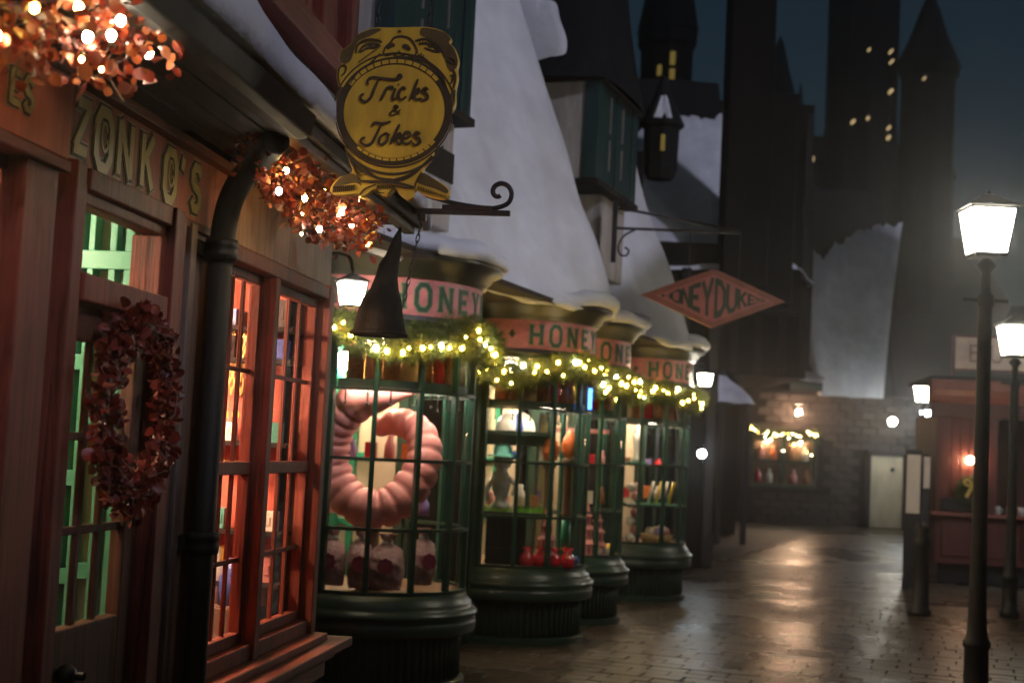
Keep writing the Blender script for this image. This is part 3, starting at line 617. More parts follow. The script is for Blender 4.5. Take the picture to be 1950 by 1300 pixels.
leaf_mass('foliage', L_WRE, scatter(ring, .066, 1500, rng, (1, .4, 1)), wt, rng, .4, 1.2); leaf_objects('leaf', L_WRE, scatter(ring, .095, 240, rng, (1, .45, 1)), wt, rng, .6, 1.4)
mb = MB(); mb.tube(ring, .013, 6)
for k in range(26):
    a = rng.random()*6.28; mb.tube([(.20*math.cos(a+d)*(1+.18*rng.normal()*.4), -.04+.02*rng.normal(), .245*math.sin(a+d)*(1+.16*rng.normal()*.4)) for d in (0, .25, .5, .75)], .0022, 4)
mb.build('twig_hoop', 'twig', wt)
# ================================================================== SWEET SHOP (row of round bays)
HA = 19.6; HP = Vector((-0.93, 10.06, 0))
hr = thing('sweet_shop', 'sweet shop with four round bay windows and a huge snow-covered roof', 'building', HP, R(90-HA))
def Hw(u, v, z):
    a = R(HA); return Vector((HP.x+math.sin(a)*u+math.cos(a)*v, HP.y+math.cos(a)*u-math.sin(a)*v, z))
def hb(name, mat, boxes, bevel=0.004, parent=None):
    mb = MB(True)
    for b in boxes: mb.box(*b)
    return mb.build(name, mat, parent or hr, False, bevel)
BAYS = [(0.0, 0.0, .68), (2.86, .02, .68), (4.42, .07, .55), (7.15, 0.0, .66)]
VW = -.10
# street wall between the bays (dark pilasters), upper wall behind the caps
segs = [(-3.6, -.66), (.66, 2.22), (3.50, 3.90), (4.95, 6.50), (7.8, 8.6)]
hb('wall', 'wall_dark', [(a, b, VW-.22, VW, 0, 2.75) for a, b in segs]+[(-3.6, 8.6, VW-.22, VW, 2.751, 3.3), (8.45, 8.65, -2.4, VW-.221, 0, 3.3)], 0)
for a, b in segs:
    for u in ((a+.05, b-.05) if b-a > .5 else ((a+b)/2,)):
        hb('pilaster', 'shop_green', [(u-.09, u+.09, VW, VW+.07, .0, 2.70), (u-.11, u+.11, VW, VW+.09, .0, .35), (u-.11, u+.11, VW, VW+.09, 2.55, 2.72)], .006)
# interior
rm = hb('room_lining', 'beige_wall', [(-1.2, 8.4, -2.05, -2.0, .3, 2.9), (-1.25, -1.2, -2.0, VW-.23, .3, 2.9)], 0)
hb('room_ceiling', 'beige_wall', [(-1.2, 8.4, -2.0, VW-.23, 2.62, 2.66)], 0, rm); hb('room_floor', 'shop_floor', [(-1.2, 8.4, -2.0, VW-.23, .30, .36)], 0, rm)
for k, (u, v0, v1) in enumerate(((1.62, -1.15, -.34), (3.95, -1.0, -.33), (5.9, -1.2, -.34), (8.38, -1.6, -.34))):
    hb('screen', 'beige_wall', [(u, u+.03, v0, v1, .36, 2.6)], 0, rm)
    for q in range(5):
        vv = v1-.02-(v1-v0-.06)*q/4; hb('screen_post', 'emerald', [(u-.05, u, vv-.03, vv+.02, .36, 2.6)], .004, rm)
    for z in (.95, 1.5, 2.05): hb('screen_rail', 'emerald', [(u-.035, u, v0, v1, z, z+.05)], .003, rm)
for a, b in segs[1:]: hb('jamb_lining', 'beige_wall', [(a-.014, a-.001, VW-.21, VW-.02, .36, 2.6)], 0, rm)
for k, u in enumerate((.6, 1.25, 1.45, 2.1, 2.9, 3.15, 3.9, 4.5, 5.0, 5.7, 6.3, 6.9, 7.5)):
    hb('shelf_post', 'emerald', [(u, u+.07, -1.50 if k % 2 else -1.1, -1.40 if k % 2 else -1.0, .36, 2.6)], .005, rm)
for u0, u1 in ((.6, 2.1), (2.9, 4.5), (5.0, 7.5)):
    for z in (.8, 1.25, 1.72, 2.15): hb('shelf', 'emerald', [(u0, u1, -1.95, -1.42, z, z+.035)], .003, rm)
JC = (('candy_pink', 'pink'), ('candy_white', 'white'), ('candy_yellow', 'yellow'), ('candy_red', 'red'), ('candy_orange', 'orange'), ('amber_sweets', 'amber'), ('candy_lilac', 'lilac'))
for q, (u0, un) in enumerate(((.85, 'first'), (3.1, 'second'), (5.3, 'third'))):          # goods on the back shelves
    for l, z in enumerate((.836, 1.286, 1.756, 2.186)):
        for k in range(4):
            r_ = random.uniform(.05, .085); h_ = random.uniform(.14, .28); m_, c_ = JC[(q*2+l*3+k*2) % 7]
            mb = MB(); mb.lathe([(.001, 0), (r_, 0), (r_, h_*.75), (r_*.7, h_*.85), (r_*.75, h_), (.001, h_)], 12)
            tag(mb.build('sweet_jar', m_, None, True, 0, Hw(u0+k*.30+random.uniform(-.04, .04), -1.6-random.random()*.15, z)), '%s jar on the %s shelf of the %s green unit in the sweet shop' % (c_, ('lowest', 'second', 'third', 'top')[l], un), 'jar', 'jars on the back shelves of the sweet shop')
# bays
A0, A1, NP = R(-22), R(162), 7
ANG = [A0+(A1-A0)*k/NP for k in range(NP+1)]
ZB = [.64, 1.07, 1.53, 1.99, 2.44]
def bay(ix, u, v, r):
    seg_a = lambda n, a0=A0, a1=A1: dict(n=n, a0=a0, a1=a1)
    mb = MB(); mb.lathe([(r-.10, 0), (r+.03, 0), (r+.03, .05), (r+.01, .06), (r-.035, .065), (r-.035, .38), (.01, .38)], 56, A0-.35, A1+.35)
    b = mb.build('bay_window', 'shop_green', hr, False, 0, (u, -v, 0), (0, 0, -R(90-HA)))
    mb = MB(); mb.lathe([(r-.04, .375), (r+.085, .375), (r+.092, .39), (r+.092, .455), (r+.075, .47), (r+.100, .495), (r+.100, .515), (r+.07, .535), (r+.055, .56), (r+.055, .575), (r+.025, .60), (r+.015, .64), (.01, .645)], 64, A0-.35, A1+.35)
    mb.build('sill_moulding', 'shop_green', b, True)
    for k in range(44):                             # fluted plinth
        a = A0-.3+(A1-A0+.6)*k/43; c = (r-.02)*math.sin(a), -(r-.02)*math.cos(a)
        mb = MB(); mb.tube([(c[0], c[1], .068), (c[0], c[1], .372)], .017, 6); mb.build('flute', 'shop_green', b, True)
    for k, a in enumerate(ANG):                     # mullions
        wd = .030 if k in (0, NP) else .017; mb = MB(); ca, sa = math.cos(a), math.sin(a)
        def P(t, rr, z): return (rr*sa+t*ca, -rr*ca+t*sa, z)
        mb.add([P(t, rr, z) for z in (ZB[0], ZB[4]) for rr in (r-.03, r+.014) for t in (-wd, wd)], [(0, 2, 3, 1), (4, 5, 7, 6), (0, 1, 5, 4), (2, 6, 7, 3), (0, 4, 6, 2), (1, 3, 7, 5)])
        mb.build('mullion', 'mullion_green' if 0 < k < NP else 'shop_green', b, False, .004)
    for j, z in enumerate(ZB):
        h = .024 if j in (0, 4) else .011; mb = MB(); mb.lathe([(r-.028, z-h), (r+.012, z-h), (r+.012, z+h), (r-.028, z+h), (r-.028, z-h)], 42, A0, A1); mb.build('glazing_bar', 'shop_green', b)
    for i in range(NP):
        for j in range(4):
            mb = MB(); a0, a1 = ANG[i]+.02, ANG[i+1]-.02; mb.lathe([(r-.006, ZB[j]+.012), (r-.006, ZB[j+1]-.012)], 5, a0, a1); mb.build('pane', 'pane_glass', b, True)
    # sign band with letters
    mb = MB(); mb.lathe([(r+.0, 2.44), (r+.045, 2.445), (r+.05, 2.47), (r+.03, 2.485), (r+.03, 2.495)], 56, A0-.2, A1+.2); mb.build('band_moulding', 'olive_cornice', b, True)
    mb = MB(); mb.lathe([(r+.02, 2.49), (r+.022, 2.50), (r+.022, 2.735), (r+.02, 2.745)], 64, A0-.2, A1+.2); sg = mb.build('sign_band', 'pink_band', b, True)
    text = 'HONEYDUKES'; hL = .165; rr = r+.0225; a = R(13); st = .178/(r+.02)
    for k, ch in enumerate(text):
        for lay, (mat, grow, d0, d1) in enumerate((('letter_light_green', .045, .0, .003), ('letter_green', 0, .003, .006))):
            mb = glyph(ch, .17, d0, d1, .12, grow, sub=3)
            am = a+st*k
            mb.map(lambda x, y, z: ((rr+y)*math.sin(am+(x-.31)*hL*.95/rr), -(rr+y)*math.cos(am+(x-.31)*hL*.95/rr), 2.535+z*hL))
            mb.build('letter' if lay else 'letter_edge', mat, b)
    for am in (R(-4),):
        mb = MB(); mb.prism([(-.03, 0), (0, -.04), (.03, 0), (0, .04)], .0, .004); mb.map(lambda x, y, z: ((rr+y)*math.sin(am+x/rr), -(rr+y)*math.cos(am+x/rr), 2.618+z)); mb.build('diamond_mark', 'letter_green', b)
    # cornice and snow cap
    mb = MB(); mb.lathe([(r+.02, 2.74), (r+.05, 2.75), (r+.055, 2.775), (r+.075, 2.79), (r+.10, 2.83), (r+.155, 2.855), (r+.165, 2.875), (r+.165, 2.90), (.01, 2.93)], 64, A0-.5, A1+.5); mb.build('cornice', 'olive_cornice', b, True)
    def wob(a_, r_, z_, j):
        k_ = wave(a_*2.1+ix*1.7, ix); f = min(1, j/2); return (r_+.022*k_*f*(r_ > .3), z_+(.03*k_+.012*math.sin(a_*7+ix))*f)
    mb = MB(); mb.lathe([(r+.10, 2.899), (r+.185, 2.895), (r+.215, 2.925), (r+.215, 2.965), (r+.185, 3.005), (r+.12, 3.03), (r*.7, 3.06), (r*.3, 3.11), (.001, 3.14)], 72, A0-.7, A1+.7, wob=wob); mb.build('snow_cap', 'snow', b, True)
    # display floor and brown jar shelf, hooks
    mb = MB(); mb.lathe([(r-.03, .645), (.01, .65)], 40); mb.build('display_floor', 'plank_brown', b)
    mb = MB(); mb.lathe([(r-.36, 2.035), (r-.07, 2.035), (r-.07, 2.055), (r-.36, 2.055), (r-.36, 2.035)], 30, A0+.05, A1-.1); mb.build('jar_shelf', 'brown_wood', b)
    mb = MB(); mb.lathe([(r-.062, 2.004), (r-.050, 2.004), (r-.050, 2.058), (r-.062, 2.058), (r-.062, 2.004)], 40, A0+.03, A1-.05); mb.build('shelf_lip', 'shop_green', b)
    mb = MB(); mb.lathe([(r-.085, 2.026), (r-.115, 2.026), (r-.115, 2.034), (r-.085, 2.034), (r-.085, 2.026)], 36, A0+.08, A1-.12); mb.build('light_strip', 'strip_warm', b)
    for k in range(12):
        a = A0+.10+(A1-A0-.3)*k/11; c = ((r-.10)*math.sin(a), -(r-.10)*math.cos(a)); mb = MB()
        mb.tube([(c[0], c[1], 2.033), (c[0], c[1], 1.90)], .006, 6); mb.sphere((c[0], c[1], 1.895), .011, 8, 6); mb.build('hook', 'black_iron', b, True)
    return b
bays = [bay(i, *b) for i, b in enumerate(BAYS)]
BC = [Hw(u, v, 0) for u, v, r in BAYS]
which = ['nearest', 'second', 'third', 'farthest']
def jar(c, r, h, mat, label, group):
    t = thing('sweet_jar', label, 'jar', c, 0, group)
    mb = MB(); mb.lathe([(.001, .004), (r*.9, .004), (r*.9, h*.72), (.001, h*.76)], 12); mb.build('sweets', mat, t, True)
    mb = MB(); mb.lathe([(.001, 0), (r, 0), (r, h*.8), (r*.7, h*.88), (r*.7, h*.9)], 14); mb.build('glass', 'jar_glass', t, True)
    mb = MB(); mb.lathe([(r*.75, h*.9), (r*.78, h*.9), (r*.78, h), (.001, h+.01)], 12); mb.build('lid', 'brass', t, True)
for ix, ((u, v, r), c) in enumerate(zip(BAYS, BC)):
    for k in range(7):
        a = A0+.14+k*.26; m_ = ('amber_sweets', 'candy_pink', 'amber_sweets', 'candy_white', 'amber_sweets', 'candy_red', 'amber_sweets')[(k+ix) % 7]
        jar((c.x+(r-.20)*math.sin(a), c.y-(r-.20)*math.cos(a), 2.057), .066, .30, m_, 'glass sweet jar, %s from the left on the top shelf of the %s round bay' % (('first', 'second', 'third', 'fourth', 'fifth', 'sixth', 'seventh')[k], which[ix]), 'jars on the top shelf of the %s bay' % which[ix])
    room_lamp(Vector((c.x-.05, c.y+.30, 2.38)), .075, 'globe_warm', 'white globe lamp lighting the %s round bay from behind' % which[ix], cord=.18)
for k, u in enumerate((1.4, 3.6, 5.8)):
    room_lamp(Hw(u, -.95, 2.30), .08, 'globe_warm', 'warm globe lamp over the sweet shop floor, %s from the street corner' % ('first', 'second', 'third')[k], cord=.25)
# eaves board under the main roof
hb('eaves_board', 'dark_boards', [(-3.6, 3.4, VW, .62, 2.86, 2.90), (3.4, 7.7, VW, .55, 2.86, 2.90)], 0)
# main roof: swept snow slopes
PR1 = [(.84, 2.93), (.61, 3.53), (.41, 3.94), (.26, 4.42), (.09, 4.87), (-.12, 5.5), (-.40, 6.4), (-.75, 7.6), (-1.0, 8.5)]
def smooth(x):
    x = max(0, min(1, x)); return x*x*(3-2*x)
def roof(name, u0, u1, prof, n, dvf, seed=0.0, lip=True):
    cp = catmull([Vector(p) for p in prof], False, 6); rows = []
    for i in range(n+1):
        t = i/n; u = u0+(u1-u0)*t; row = []; dv = dvf(u); e = min(1.0, min(t, 1-t)*n/4.0); e = math.sqrt(e)
        sag = .06*math.sin(PI*t)
        b_ = cp[0]; under = [(b_.x-.16, b_.y-.03), (b_.x-.05, b_.y-.075+.02*wave(u*1.9, seed)), (b_.x+.02, b_.y-.05+.02*wave(u*1.9, seed))] if lip else []
        pts = under+[(q.x, q.y) for q in cp]
        for j, (v, z) in enumerate(pts):
            h = max(0, j-len(under)); amp = .07*min(1, h/8+.25)
            d = amp*wave(u*.95, z*.8, seed)+.02*wave(u*2.7, z*2.1, seed+1)
            edge = -.09*(1-e)
            row.append((u, v+dv+d*.9+edge*.9-(sag if h else 0), z+d*.3+edge*.3+(.035*wave(u*1.3, seed) if j < len(under)+2 else 0)))
        rows.append(row)
    for side in (0, -1):                             # close the verge down to the boards
        r0 = rows[side]; add = [(p[0]+(0.0), p[1]-.16, p[2]-.08) for p in r0]
        rows = [add]+rows if side == 0 else rows+[add]
    mb = MB(True); mb.grid(rows); return mb.build(name, 'snow', hr, True)
roof('roof_snow', -4.2, 3.36, PR1, 90, lambda u: -.42*(1-smooth((u-1.0)/2.1)), .3)
PR2 = [(.74, 2.93), (.55, 3.4), (.37, 3.9), (.15, 4.5), (-.01, 5.15), (-.19, 5.75), (-.45, 6.6), (-.8, 7.8)]
roof('roof_snow', 3.30, 7.05, PR2, 50, lambda u: -.36*(1-smooth((u-4.9)/1.9)), 2.2)
hb('gable_wall', 'wall_dark', [(3.2, 3.32, -2.5, .05, 2.9, 4.6), (6.85, 6.98, -2.5, .05, 2.9, 5.2), (-4.2, 7.0, -2.6, -2.4, 2.9, 8.5)], 0)
# dormers: green boarded front over a plastered corbel, dark swept roof with snow
def dormer(u0, u1, vf, zb, ze, zt, band, nm):
    d = hb('dormer', 'plaster', [(u0, u1, -1.6, vf, zb, ze)], .006)
    hb('corbel', 'plaster', [(u0+.48, u1-.06, -1.2, vf-.04, zb-.85, zb-.06)], .012, d)
    hb('ledge', 'dark_timber', [(u0-.03, u1+.06, -1.0, vf+.07, zb-.06, zb)], .006, d)
    if band: hb('band', 'dark_timber', [(u0+.47, u1-.05, -1.0, vf-.032, zb-.50, zb-.28)], .004, d)
    n = 9
    for k in range(n):
        a = u0+.03+(u1-u0-.06)*k/n; b = u0+.03+(u1-u0-.06)*(k+1)/n
        hb('board', 'dormer_green', [(a+.004, b-.004, vf, vf+.03+(.012 if k % 4 == 0 else 0), zb+.01, ze-.01)], .004, d)
    for k in (0, 1):
        a = u0+.42+k*.45; hb('slit', 'plaster_dirty', [(a, a+.012, vf+.03, vf+.046, zb+.15, zb+.45), (a, a+.012, vf+.03, vf+.046, zb+.52, zb+.88)], 0, d)
    hb('corner_board', 'dormer_green', [(u0-.02, u0+.045, vf-.10, vf+.045, zb+.005, ze-.01)], .005, d); hb('corner_board', 'dormer_green', [(u1-.045, u1+.02, vf-.1, vf+.045, zb+.005, ze-.01)], .005, d)
    # swept pyramid roof
    uc, vc = (u0+u1)/2-.02, vf-.45; rows = []
    for t in np.linspace(0, 1, 14):
        s_ = (1-t)**1.0; fl = .16*(1-t)**5; hu = ((u1-u0)/2+.02)*(s_*.80+.10*(1-t)+.06)+fl; hv = .50*(s_*.85+.05)+fl; z_ = ze-.04+(zt-ze)*t
        pts = []
        for k in range(17):
            a = 2*PI*k/16; cx_, cy_ = math.cos(a), math.sin(a); m_ = max(abs(cx_), abs(cy_))**.75
            pts.append((uc+hu*cx_/m_, vc+hv*cy_/m_+.25*t, z_))
        rows.append(pts)
    mb = MB(True); mb.grid(rows); mb.build('dormer_roof', 'slate', d, True)
    hb('soffit', 'dark_timber', [(u0-.06, u1+.06, vc-.5, vf+.10, ze-.05, ze-.02)], .01, d)
    return d, uc, vc
d2, uc, vc = dormer(3.62, 5.05, .42, 4.23, 5.22, 9.2, False, 'b')
d1, _, _ = dormer(-1.05, .30, .42, 4.02, 5.10, 9.0, True, 'a')
# wavy snow lying on the near side of the second dormer roof
def snow_patch(poly, th, parent, T):
    p = catmull(poly, True, 5); n = len(p); c = Vector((sum(q.x for q in p)/n, sum(q.y for q in p)/n)); mb = MB(True)
    v = [T(q.x, q.y, 0) for q in p]+[T(q.x*.94+c.x*.06, q.y*.94+c.y*.06, th*.8) for q in p]+[T(q.x*.7+c.x*.3, q.y*.7+c.y*.3, th) for q in p]+[T(c.x, c.y, th*1.05)]
    f = [(i, (i+1) % n, n+(i+1) % n, n+i) for i in range(n)]+[(n+i, n+(i+1) % n, 2*n+(i+1) % n, 2*n+i) for i in range(n)]+[(2*n+i, 2*n+(i+1) % n, 3*n) for i in range(n)]
    mb.add(v, f); return mb.build('snow_patch', 'snow', parent, True)
Td = lambda a, b, h: (3.60+.11*(b-5.22)-h, a, b)
snow_patch([(-.55, 5.27), (-.08, 5.26), (.12, 5.34), (.13, 5.55), (.02, 5.80), (-.05, 5.98), (-.18, 6.03), (-.30, 6.25), (-.6, 6.3)], .10, d2, Td)
snow_patch([(-.5, 6.36), (-.05, 6.42), (-.02, 6.47), (-.2, 6.55), (-.5, 6.6)], .05, d2, Td); snow_patch([(.02, 6.22), (.12, 6.20), (.16, 6.25), (.08, 6.29)], .03, d2, Td)
# ================================================================== GREEN LIT GARLANDS under the sign bands
def needle_mesh():
    mb = MB()
    for k in range(7):
        a = k*.9; t = .12+.12*k
        mb.add([(0, .05*t, 0), (.022*math.cos(a), .05*t+.020, .022*math.sin(a)), (.0025, .05*t+.003, .001)], [(0, 1, 2)])
        mb.add([(0, .05*t, 0), (-.022*math.cos(a), .05*t+.018, -.022*math.sin(a)), (-.002, .05*t+.003, .002)], [(0, 1, 2)])
    mb.add([(-.001, 0, 0), (.001, 0, 0), (.001, .06, 0), (-.001, .06, 0)], [(0, 1, 2, 3)])
    me = mb.mesh('sprig', False); me.materials.append(M('pine')); return me
SPRIG = needle_mesh()
def pine(ix, c, r, n, nb, zoff):
    rng = np.random.default_rng(50+ix); t = thing('pine_garland', 'green pine garland with yellow bulbs wound round the %s round bay' % which[ix], 'garland', (c.x, c.y, 2.40), 0, 'lit pine garlands on the sweet shop bays')
    a0, a1 = R(-30), R(150); P = []
    for k in range(30):
        f = k/29; a = a0+(a1-a0)*f; s_ = .05*math.cos(f*PI*4+ix)-.02; P.append(Vector(((r+.07)*math.sin(a), -(r+.07)*math.cos(a), zoff+s_)))
    leaf_mass('needles', SPRIG, scatter(P, .105, n, rng), t, rng, .8, 1.8)
    mb = MB(); mb.tube(P, .012, 6); mb.build('cord', 'twig', t)
    for k in range(nb):
        f = (k+rng.random()*.8)/nb*28.9; i_ = int(f); p = P[i_].lerp(P[i_+1], f-i_)+Vector((0, 0, (rng.random()-.5)*.17))
        q = p+Vector((p.x, p.y, 0)).normalized()*(.045+.05*rng.random())
        link('bulb', (P_W, P_G, P_G, P_S, P_G, P_S)[k % 6], t, q)
P_W = bulb_mesh(.0175, 'pine_white'); P_G = bulb_mesh(.0145, 'pine_gold'); P_S = bulb_mesh(.009, 'pine_gold')
for ix, ((u, v, r), c) in enumerate(zip(BAYS, BC)): pine(ix, c, r, 4300, 34, (-.03, -.06, -.06, -.06)[ix])
# ================================================================== GOODS IN THE WINDOWS
c = BC[0]
# pink ribbed curled creature
pth = catmull([Vector(p) for p in [(.31, -.42, 2.00), (.19, -.43, 1.985), (.05, -.43, 1.95), (-.09, -.41, 1.91), (-.21, -.36, 1.80), (-.27, -.30, 1.64), (-.26, -.28, 1.46), (-.17, -.30, 1.29), (.0, -.33, 1.19), (.18, -.31, 1.23), (.32, -.26, 1.40), (.37, -.20, 1.58), (.31, -.12, 1.73), (.16, -.02, 1.79), (.0, .08, 1.74)]], False, 12)
n = len(pth); prof = [.010, .058, .102, .135, .142, .135, .13, .13, .135, .135, .13, .12, .11, .10, .06]; rad = []
for i in range(n):
    t = i/(n-1)*14; k = min(int(t), 13); base = prof[k]+(prof[k+1]-prof[k])*(t-k); ridge = abs(math.sin(i*PI/6.0))**.4 if i > 40 else 1; rad.append(base*(.84+.18*ridge))
mb = MB(); mb.tube(pth, rad, 22); t = thing('pink_creature', 'huge pink ribbed caterpillar-like display curled in a ring in the nearest bay', 'display', (c.x, c.y, 0))
mb.build('body', 'creature_pink', t, True); mb = MB(); mb.tube([(.02, -.25, .66), (.02, -.27, 1.12)], .07, 12); mb.build('stand', 'plank_brown', t, True)
mb = MB(); mb.sphere((-.02, -.53, 1.975), .020, 10, 8); mb.build('eye', 'candy_white', t, True)
for k, (x, y, w_, h_, z) in enumerate(((-.20, -.47, .20, .34, .68), (-.01, -.50, .17, .35, .67), (.17, -.50, .24, .33, .67), (.40, -.36, .19, .34, .70))):
    t = thing('candy_bag', ('pink clear bag of sweets by the left edge of the nearest bay', 'narrow pink bag of sweets below the curled creature', 'widest pink bag of sweets with a red flower in the nearest bay', 'pink bag of sweets at the right of the nearest bay, set higher')[k], 'sweet bag', (c.x+x, c.y+y, z), R((-8, 5, 0, 30)[k]), 'pink sweet bags in the nearest bay')
    mb = MB(); rows = []
    for j in range(19):
        f = j/18; q_ = min(1, f/.80); hw = w_/2*(.80+.20*math.sin(PI*min(1, q_*1.05)))*(1 if f < .74 else 1-.75*min(1, (f-.74)/.10)); th = .085*math.sin(PI*min(1, q_*.93+.07))**.6
        if f > .84: hw = w_*(.125+.9*(f-.84)); th = .02+.10*(f-.84)
        if f < .84: th = max(th, .02)
        rows.append([(hw*math.cos(a)*(1+.05*wave(f*9, a*2, k)), th*math.sin(a)*(1+.22*wave(f*14, a*4, k))+.010*wave(f*17, a*5, k), f*h_*1.12) for a in np.linspace(0, 2*PI, 33)])
    mb.grid(rows); mb.build('film', 'bag_film', t, True)
    mb = MB(); mb.tube([(-w_*.15, 0, h_*.94), (w_*.15, 0, h_*.94)], .022, 8); mb.build('neck_tie', 'candy_white', t, True)
    for q in range(9):
        a = q*2*PI/8; rr = .036 if q < 8 else 0; mb = MB(); mb.prism([(rr*math.cos(a)+.020*math.cos(b), h_*.48+rr*math.sin(a)+.020*math.sin(b)) for b in np.linspace(0, 2*PI, 8, endpoint=False)], -.100-.0005*q, -.088); mb.build('petal', 'emblem_pink', t)
tag(MB().lathe([(.001, 0), (.10, 0), (.11, .14), (.001, .14)], 14).build('wooden_tub', 'brown_wood', None, True, 0, (c.x+.05, c.y-.30, .65)), 'dark wooden tub on the floor of the nearest bay behind the bags', 'tub')
c = BC[1]
def goods(name, mb, mat, label, cat, loc, smooth=True, rot=None, group=None): return tag(mb.build(name, mat, None, smooth, 0, loc, rot), label, cat, group)
t = thing('striped_dome', 'cream dome with blue stripes on the high shelf of the second bay', 'hat box', (c.x+.02, c.y-.22, 1.80))
for k in range(16):
    mb = MB(); a0 = k*2*PI/16; wd = 2*PI/16; mb.lathe([(.175, 0), (.175, .03), (.16, .085), (.125, .135), (.07, .165), (.001, .175)], 3, a0, a0+wd); mb.build('gore', 'candy_blue' if k % 4 == 0 else 'candy_white', t, True)
goods('display_shelf', MB().box(-.40, .34, -.05, .28, 0, .035).box(-.38, .32, .0, .02, -.09, 0), 'shop_green', 'dark shelf carrying the striped dome in the second bay', 'shelf', (c.x, c.y-.45, 1.76), False)
t = thing('goblin_figurine', 'grey goblin figurine with a teal cap in the second bay', 'figurine', (c.x-.08, c.y-.40, 1.13))
mb = MB(); mb.lathe([(.001, 0), (.085, 0), (.08, .03), (.05, .06), (.065, .14), (.085, .22), (.07, .29), (.045, .33), (.07, .36), (.085, .42), (.06, .47), (.001, .48)], 16, wob=lambda a, r, z, j: (r*(1+.15*math.sin(a*3+j)), z)); mb.tube([(.06, -.02, .26), (.13, -.05, .20), (.10, -.09, .12)], [.025, .02, .018], 8); mb.tube([(-.06, -.02, .26), (-.12, -.04, .16), (-.11, -.06, .06)], [.025, .02, .018], 8); mb.build('body', 'figurine_grey', t, True)
mb = MB(); mb.lathe([(.13, .44), (.125, .455), (.09, .46), (.085, .52), (.06, .55), (.001, .555)], 18); mb.build('cap', 'hat_teal', t, True); mb = MB(); mb.sphere((.12, -.03, .46), .05, 10, 8, .8); mb.build('feather', 'candy_blue', t, True)
t = thing('grass_shelf', 'ledge with bright green paper grass under the goblin figurine', 'ledge', (c.x-.05, c.y-.38, 1.07))
MB().box(-.34, .40, -.10, .22, 0, .03).build('board', 'shop_green', t); mb = MB()
for k in range(420):
    x, y, h = random.uniform(-.33, .39), random.uniform(-.10, .2), random.uniform(.03, .07); a = random.random()*3; mb.add([(x-.004*math.cos(a), y-.004*math.sin(a), .03), (x+.004*math.cos(a), y+.004*math.sin(a), .03), (x+random.uniform(-.02, .02), y-.02, .03+h)], [(0, 1, 2)])
kind(mb.build('paper_grass', 'fringe_green', t), 'stuff')
goods('blank_sign', MB().box(-.17, .17, 0, .03, 0, .42).box(-.15, .10, -.012, 0, .13, .14), 'black_paint', 'blank dark board standing at lower left of the second bay', 'board', (c.x-.02, c.y-.56, .66), False)
for k, (x, y, h) in enumerate(((.33, -.42, .46), (.50, -.28, .50))):
    t = thing('tulip_column', ('left', 'right')[k]+' wooden column topped by an orange flame-shaped sweet in the second bay', 'display', (c.x+x, c.y+y, 1.08))
    mb = MB(); mb.lathe([(.001, 0), (.045, 0), (.05, .02), (.04, .04), (.04, h-.06), (.06, h-.03), (.06, h), (.001, h)], 14); mb.build('column', 'plank_brown', t, True)
    mb = MB(); mb.lathe([(.001, h), (.05, h+.02), (.075, h+.09), (.06, h+.17), (.025, h+.23), (.001, h+.26)], 16, wob=lambda a, r, z, j: (r*(1+.12*math.sin(a*5)), z)); mb.build('flame', 'candy_orange', t, True)
    mb = MB(); mb.tube([(0, 0, -.42), (0, 0, 0)], .04, 10); mb.build('post', 'emerald', t, True)
def pagoda(loc, s, mat, label):
    t = thing('candy_tower', label, 'sweet tower', loc)
    for q, (r_, h_) in enumerate(((.085, .13), (.065, .12), (.045, .10))):
        z = sum(x[1] for x in ((.085, .13), (.065, .12), (.045, .10))[:q]); mb = MB(); mb.lathe([(r_*s, z*s), (r_*s, (z+h_*.7)*s), (r_*1.25*s, (z+h_*.72)*s), (r_*.8*s, (z+h_)*s)], 8); mb.build('tier', mat, t)
        for w_ in range(8):
            a = w_*PI/4+PI/8; mb = MB(); mb.box(-.008*s, .008*s, -.003, .003, 0, .05*s); mb.build('window', 'emblem_pink', t, False, 0, (r_*.925*s*math.sin(a), -r_*.925*s*math.cos(a), (z+.02)*s), (0, 0, a))
    mb = MB(); mb.lathe([(.036*s, .35*s), (.02*s, .42*s), (.001, .50*s)], 8); mb.build('spire', mat, t)
pagoda((c.x+.33, c.y-.46, .66), 1.05, 'candy_pink', 'pink tiered candy tower in the second bay above the red bags')
for k, x in enumerate((.17, .28, .40, .52)):
    goods('red_bag', MB().lathe([(.001, 0), (.055, 0), (.065, .05), (.055, .10), (.025, .13), (.045, .17), (.001, .16)], 12, wob=lambda a, r, z, j: (r*(1+.1*math.sin(a*4+j+k)), z)), 'candy_red', ('first', 'second', 'third', 'fourth')[k]+' shiny red sweet bag from the left on the floor of the second bay', 'sweet bag', (c.x+x, c.y-.55+.30*max(0, x-.2), .65), group='red bags in the second bay')
goods('blue_ball', MB().sphere((0, 0, .05), .05, 12, 8), 'candy_blue', 'dark blue ball at the right of the red bags', 'ball', (c.x+.58, c.y-.24, .65))
t = thing('wall_light', 'small vertical blue tube light on the frame of the second bay', 'light', (BC[1].x+.66, BC[1].y-.30, 2.03))
mb = MB(); mb.tube([(0, 0, -.01), (0, 0, .17)], .016, 10); mb.build('tube', 'tube_blue', t, True); mb = MB(); mb.box(-.02, .02, .012, .04, -.03, .19); mb.build('bracket', 'black_iron', t)
c = BC[2]
goods('pink_shelf', MB().box(-.2, .35, -.1, .1, 0, .04), 'candy_pink', 'bright pink shelf edge high in the third bay', 'shelf', (c.x+.02, c.y-.28, 1.83), False)
pagoda((c.x+.30, c.y-.32, .66), 1.0, 'candy_pink', 'pink candy tower in the third bay, slimmer and half hidden'); pagoda((c.x+.18, c.y-.40, .66), 1.15, 'candy_pink', 'taller pink candy tower at the left of the third bay')
